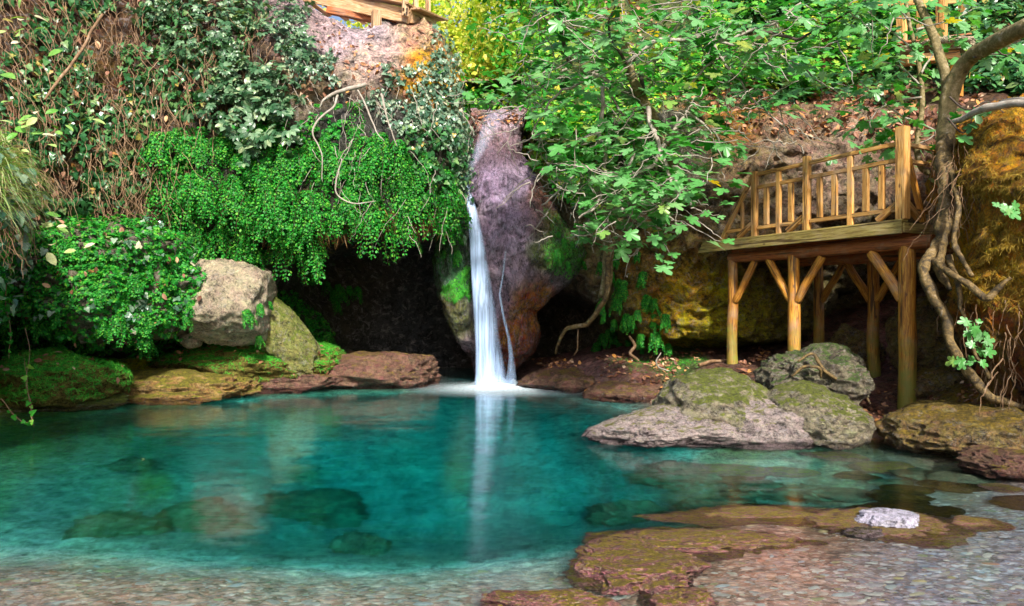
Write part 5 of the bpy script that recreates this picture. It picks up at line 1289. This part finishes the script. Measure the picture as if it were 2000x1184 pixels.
for i, (ln, rr) in enumerate([([(1848, 270, 8.1), (1842, 340, 7.95), (1850, 400, 7.8), (1838, 460, 7.65), (1835, 520, 7.6), (1850, 570, 7.4)], [.15, .16, .15, .14, .1, .05]), ([(1835, 470, 7.65), (1805, 520, 7.5), (1820, 570, 7.4), (1845, 620, 7.3), (1860, 680, 7.2), (1885, 730, 7.05), (1920, 770, 6.9), (1965, 785, 6.8), (2010, 800, 6.7)], [.1, .1, .095, .085, .075, .07, .07, .06, .05]),
                              ([(1825, 510, 7.45), (1850, 530, 7.2), (1890, 560, 7.0), (1925, 585, 6.85), (1945, 565, 6.8), (1975, 540, 6.7)], [.06, .06, .06, .055, .05, .03]),
                              ([(1850, 500, 7.4), (1868, 560, 7.15), (1880, 620, 7.1), (1910, 690, 7.0), (1935, 740, 6.9)], [.06, .045, .035, .03, .03]),
                              ([(1855, 330, 7.9), (1870, 400, 7.4), (1862, 470, 7.3), (1880, 510, 7.2), (1900, 540, 7.05)], [.05, .05, .05, .04, .03])]):
    limb('root', [P(*p) for p in ln], [x * .6 for x in rr], 'root', ft, 140, 16, .045, 90 + i, .45)
for lb, ln, rr, mt in (('grey root lying along the top of the golden rock', [(1860, 240, 7.9), (1900, 222, 7.6), (1930, 212, 7.4), (1970, 205, 7.2), (2040, 208, 6.9)], [.03, .04, .045, .04, .04], 'twig'),
                   ('second thin grey root on the crest of the golden rock, at the right edge', [(1935, 212, 7.5), (1965, 200, 7.4), (2040, 196, 7.1)], [.02, .03, .03], 'twig'),
                   ('thick dead root curling over the dark green boulder', [(1560, 705, 8.4), (1590, 690, 8.4), (1610, 720, 8.3), (1650, 750, 8.3), (1680, 755, 8.4), (1700, 790, 8.3)], [.012, .02, .022, .022, .02, .012], 'root'),
                   ('grey root across the front of the dark green boulder', [(1545, 735, 8.35), (1570, 718, 8.3), (1600, 722, 8.25), (1605, 740, 8.3)], [.012, .02, .02, .01], 'root'),
                   ('pale driftwood stick lying on the left moss shelf', [(140, 765, 10.8), (180, 745, 10.8), (205, 738, 10.9)], [.02, .035, .02], 'straw'),
                   ('forked grey stick on the left moss shelf', [(165, 752, 10.7), (210, 752, 10.8), (260, 748, 11)], [.025, .02, .01], 'twig'),
                   ('bare twig leaning on the left bank beside the slab', [(415, 745, 12.1), (450, 730, 12.2), (490, 708, 12.3), (520, 700, 12.5)], [.02, .015, .012, .006], 'twig'),
                   ('brown root hanging below the ferns to the right bank', [(1230, 658, 12.4), (1240, 675, 12.3), (1232, 690, 12.2), (1248, 705, 12.2)], [.02, .03, .03, .02], 'straw'),
                   ('pale forked twig standing on the right bank', [(1290, 688, 11.6), (1282, 705, 11.6), (1288, 718, 11.6), (1312, 728, 11.6)], [.008, .015, .014, .008], 'twig'),
                   ('straight yellow stick lying on the right bank behind the island', [(1365, 712, 11.3), (1410, 704, 11.6), (1440, 712, 11.5)], [.03, .03, .02], 'straw'),
                   ('thin root hanging in the dark right of the waterfall', [(1130, 645, 12.6), (1128, 680, 12.7), (1122, 695, 12.8)], [.012, .015, .01], 'straw'),
                   ('long bare diagonal stem on the shaded left cliff', [(200, 30, 11.2), (150, 110, 10.9), (110, 165, 10.6), (85, 195, 10.5)], [.02, .025, .025, .015], 'straw'),
                   ('pale branching root below the crest rock, hanging over the ferns', [(715, 165, 11.6), (690, 172, 11.5), (660, 182, 11.4), (635, 195, 11.3), (625, 210, 11.3)], [.03, .035, .03, .02, .01], 'twig'),
                   ('long pale twig bending left below the crest roots', [(660, 185, 11.4), (650, 210, 11.3), (620, 235, 11.25), (612, 262, 11.2), (628, 300, 11.2), (630, 355, 11.2)], [.02, .018, .018, .015, .012, .006], 'twig'),
                   ('thin pale twig falling over the ferns in an s-bend', [(700, 178, 11.4), (715, 210, 11.3), (735, 255, 11.2), (750, 275, 11.2)], [.015, .015, .012, .006], 'twig'),
                   ('pale twig hanging beside the ivy below the orange rock', [(745, 185, 11.4), (755, 220, 11.3), (765, 255, 11.3), (775, 285, 11.3)], [.02, .016, .012, .006], 'twig'),
                   ('pale hooked twig at the lower edge of the hanging ferns', [(668, 310, 11.1), (655, 350, 11.1), (660, 380, 11.1), (690, 398, 11.1), (735, 392, 11.1)], [.01, .014, .014, .012, .005], 'twig')):
    o = limb('root' if 'root' in lb else 'stick', [P(*p) for p in ln], rr, mt, None, 40, 8, .03, len(lb), .2)
    tag(o, lb, 'root' if 'root' in lb else 'stick')
o = link('fallen_leaf', mesh_np('fallen_leaf', *leaves(np.array([[(279 - 1000) / F * (CH * F / 298), CH * F / 298, .008]]), np.array([[0, 0, 1.]]), T_ELL, .055, 0, .05, 0, 0, 1, 0), False), M['grass']); tag(o, 'tiny pale leaf floating alone on the left of the pool', 'leaf')
for i, (lb, ln) in enumerate((('thin green vine dangling to the water at the left bank, with a few leaves', [(50, 640, 8.6), (58, 700, 8.5), (52, 760, 8.45), (62, 800, 8.4), (66, 835, 8.35)]), ('thin pale vine looping just over the water at the left edge', [(0, 780, 7.6), (20, 805, 7.6), (45, 822, 7.6), (65, 820, 7.6), (60, 790, 7.7), (48, 700, 7.9)]), ('straight pale vine hanging from the grass at the left edge', [(20, 500, 7.2), (12, 590, 7.3), (22, 640, 7.4), (16, 700, 7.5)]))):
    v_ = empty('vine', P(*ln[0]), lb, 'vine')
    limb('stem', [P(*p) for p in ln], [.006, .005, .003], 'straw', v_, 40, 5, .03, 300 + i)
    L = smooth_line([P(*p) for p in ln], 40, .03, 300 + i)[8::4]
    link('leaves', mesh_np('leaves', *leaves(L, np.tile([[0, -1., .4]], (len(L), 1)), T_IVY, .06, .02, .4, 0, .6, .8), False), M['midleaf'], v_)
# hair-like rootlets
stuff('rootlets', [hang(gw, [(1830, 270), (1880, 270), (1875, 380), (1845, 400)], 90, .7, .004, out=.12), hang(gw, [(1860, 560), (1990, 600), (1990, 780), (1900, 760)], 60, .5, .005, out=.1)], 'straw', 'thin hanging rootlets on the golden rock', 'roots')
# little plants on the golden rock
for lb, px, py, Y_ in (('small green fig sprout on the golden rock near the right edge of the photo, upper', 1960, 405, 6.6), ('green five-lobed sprout in the dark cleft of the golden rock', 1905, 635, 6.8), ('small green sprout low on the golden rock beside the root', 1908, 672, 6.8), ('lowest tiny sprout on the root of the golden rock', 1890, 705, 6.9)):
    r_ = empty('sprout', P(px, py, Y_), lb, 'plant')
    V, T = leaves(np.array([tuple(P(px, py, Y_))]) + rng.normal(0, .06, (7, 3)), np.tile([[0, -1., .3]], (7, 1)), T_FIG, .12, .03, .3, 0, .5, .9); link('leaves', mesh_np('leaves', V, T, False), M['fig'], r_)
    V, T = tubes([(np.array([P(px, py - 12, Y_ + .1), P(px, py, Y_), P(px + 5, py + 12, Y_)]), [.004, .004, .003])], 4); link('stem', mesh_np('stem', V, T), M['straw'], r_)
# ------------------------------------------------------------ near left: grass tussock, dry stems and leafy creeper
nl = sheet('hillside', -700, 130, 230, 780, 6, [(-700,230,4.5), (-700,780,4.6), (0,240,6.8), (0,400,6.4), (0,560,6.8), (0,760,8.6), (130,300,7.4), (130,450,7.4), (-300,500,5.3), (130,760,9)], 'hill',
           re=[(230, -60), (280, -20), (330, 30), (400, 50), (450, 45), (520, 0), (600, -30), (700, -60), (800, -60)], te=[(-700, 240), (0, 240), (130, 250)], rnd=50, rdep=.6, fold=.03, zs=[(0, 400, 100, (.2, .12, .08)), (-200, 600, 100, (.1, .1, .03))], seed=81)
tag(nl.o, kind='structure')
def blades(P0, n, L, spread, mat_dir):
    lines_P = P0[rng.integers(0, len(P0), n)]
    V, T = [], []; n0 = 0
    for p in lines_P:
        l = L * rng.uniform(.5, 1.2); m_ = 7; t = np.linspace(0, 1, m_)
        dv = np.array([mat_dir[0] + rng.normal(0, spread), mat_dir[1] + rng.normal(0, spread), mat_dir[2] + rng.normal(0, spread * .6)]); dv /= np.linalg.norm(dv)
        c = p + dv * (l * t)[:, None] + np.array([0, 0, -1.0]) * (l * .75 * t ** 2.2)[:, None]
        w_ = (.006 * (1 - t) ** .6)[:, None] * nrm(np.cross(dv, [0, 0.5, 1.0]) + 1e-3)
        vv_ = np.concatenate([c - w_, c + w_]); V.append(vv_)
        for k_ in range(m_ - 1): T += [(n0 + k_, n0 + k_ + 1, n0 + m_ + k_ + 1), (n0 + k_, n0 + m_ + k_ + 1, n0 + m_ + k_)]
        n0 += 2 * m_
    return np.concatenate(V), np.array(T)
pp, _n = pick(nl, [(-150, 240), (30, 260), (60, 420), (0, 430), (-150, 420)], 400)
V, T = blades(pp, 1100, .6, .6, (.7, -.25, .75))
o = link('grass', mesh_np('grass', V, T, False), M['grass']); tag(o, 'arching pale grass tussock at the left edge', 'grass', kind='stuff')
stuff('small_fern_leaves', [leaves(*pick(nl, [(-120, 430), (60, 430), (60, 560), (0, 620), (-60, 700), (-120, 700)], 3500, (88, -.2)), T_CMP, .07, .1, .5, .3, .8, .6)], 'fern', 'small bright fern leaves on the slope at the left edge', 'fern leaves')
stuff('dry_stems', [hang(nl, [(-100, 260), (40, 300), (60, 420), (-50, 500)], 260, .4, .0035, out=.12)], 'straw', 'dry brown stems under the grass at the left edge', 'stems')
pts, nn = pick(nl, [(-60, 300), (60, 340), (50, 480), (-60, 620)], 230)
stuff('ivy', [leaves(pts, nn, T_IVY, .1, .25, .5, .2)], 'ivyb', 'large blue-green ivy leaves at the left edge of the photo', 'ivy')
pts, nn = pick(nl, [(-20, 220), (60, 300), (70, 380), (0, 420)], 50)
o = stuff('creeper', [leaves(np.array([tuple(P(75 + rng.normal(0, 40), 250 + rng.normal(0, 28), 6.6)) for _ in range(26)]), np.tile([[0.2, -.6, .8]], (26, 1)), T_ELL, .1, .1, .4, .2, .2, .9),
                    leaves(np.array([tuple(P(110 + rng.normal(0, 55), 470 + rng.normal(0, 25), 6.8)) for _ in range(16)]), np.tile([[0.2, -.6, .8]], (16, 1)), T_ELL, .12, .1, .4, .2, .1, .9),
                    leaves(np.array([tuple(P(30 + rng.normal(0, 40), 60 + rng.normal(0, 50), 6.9)) for _ in range(14)]), np.tile([[0.2, -.6, .8]], (14, 1)), T_ELL, .14, .1, .4, .2, .1, .9)], 'grass', 'pale yellow-green leaves hanging near the left edge of the photo', 'leaves')
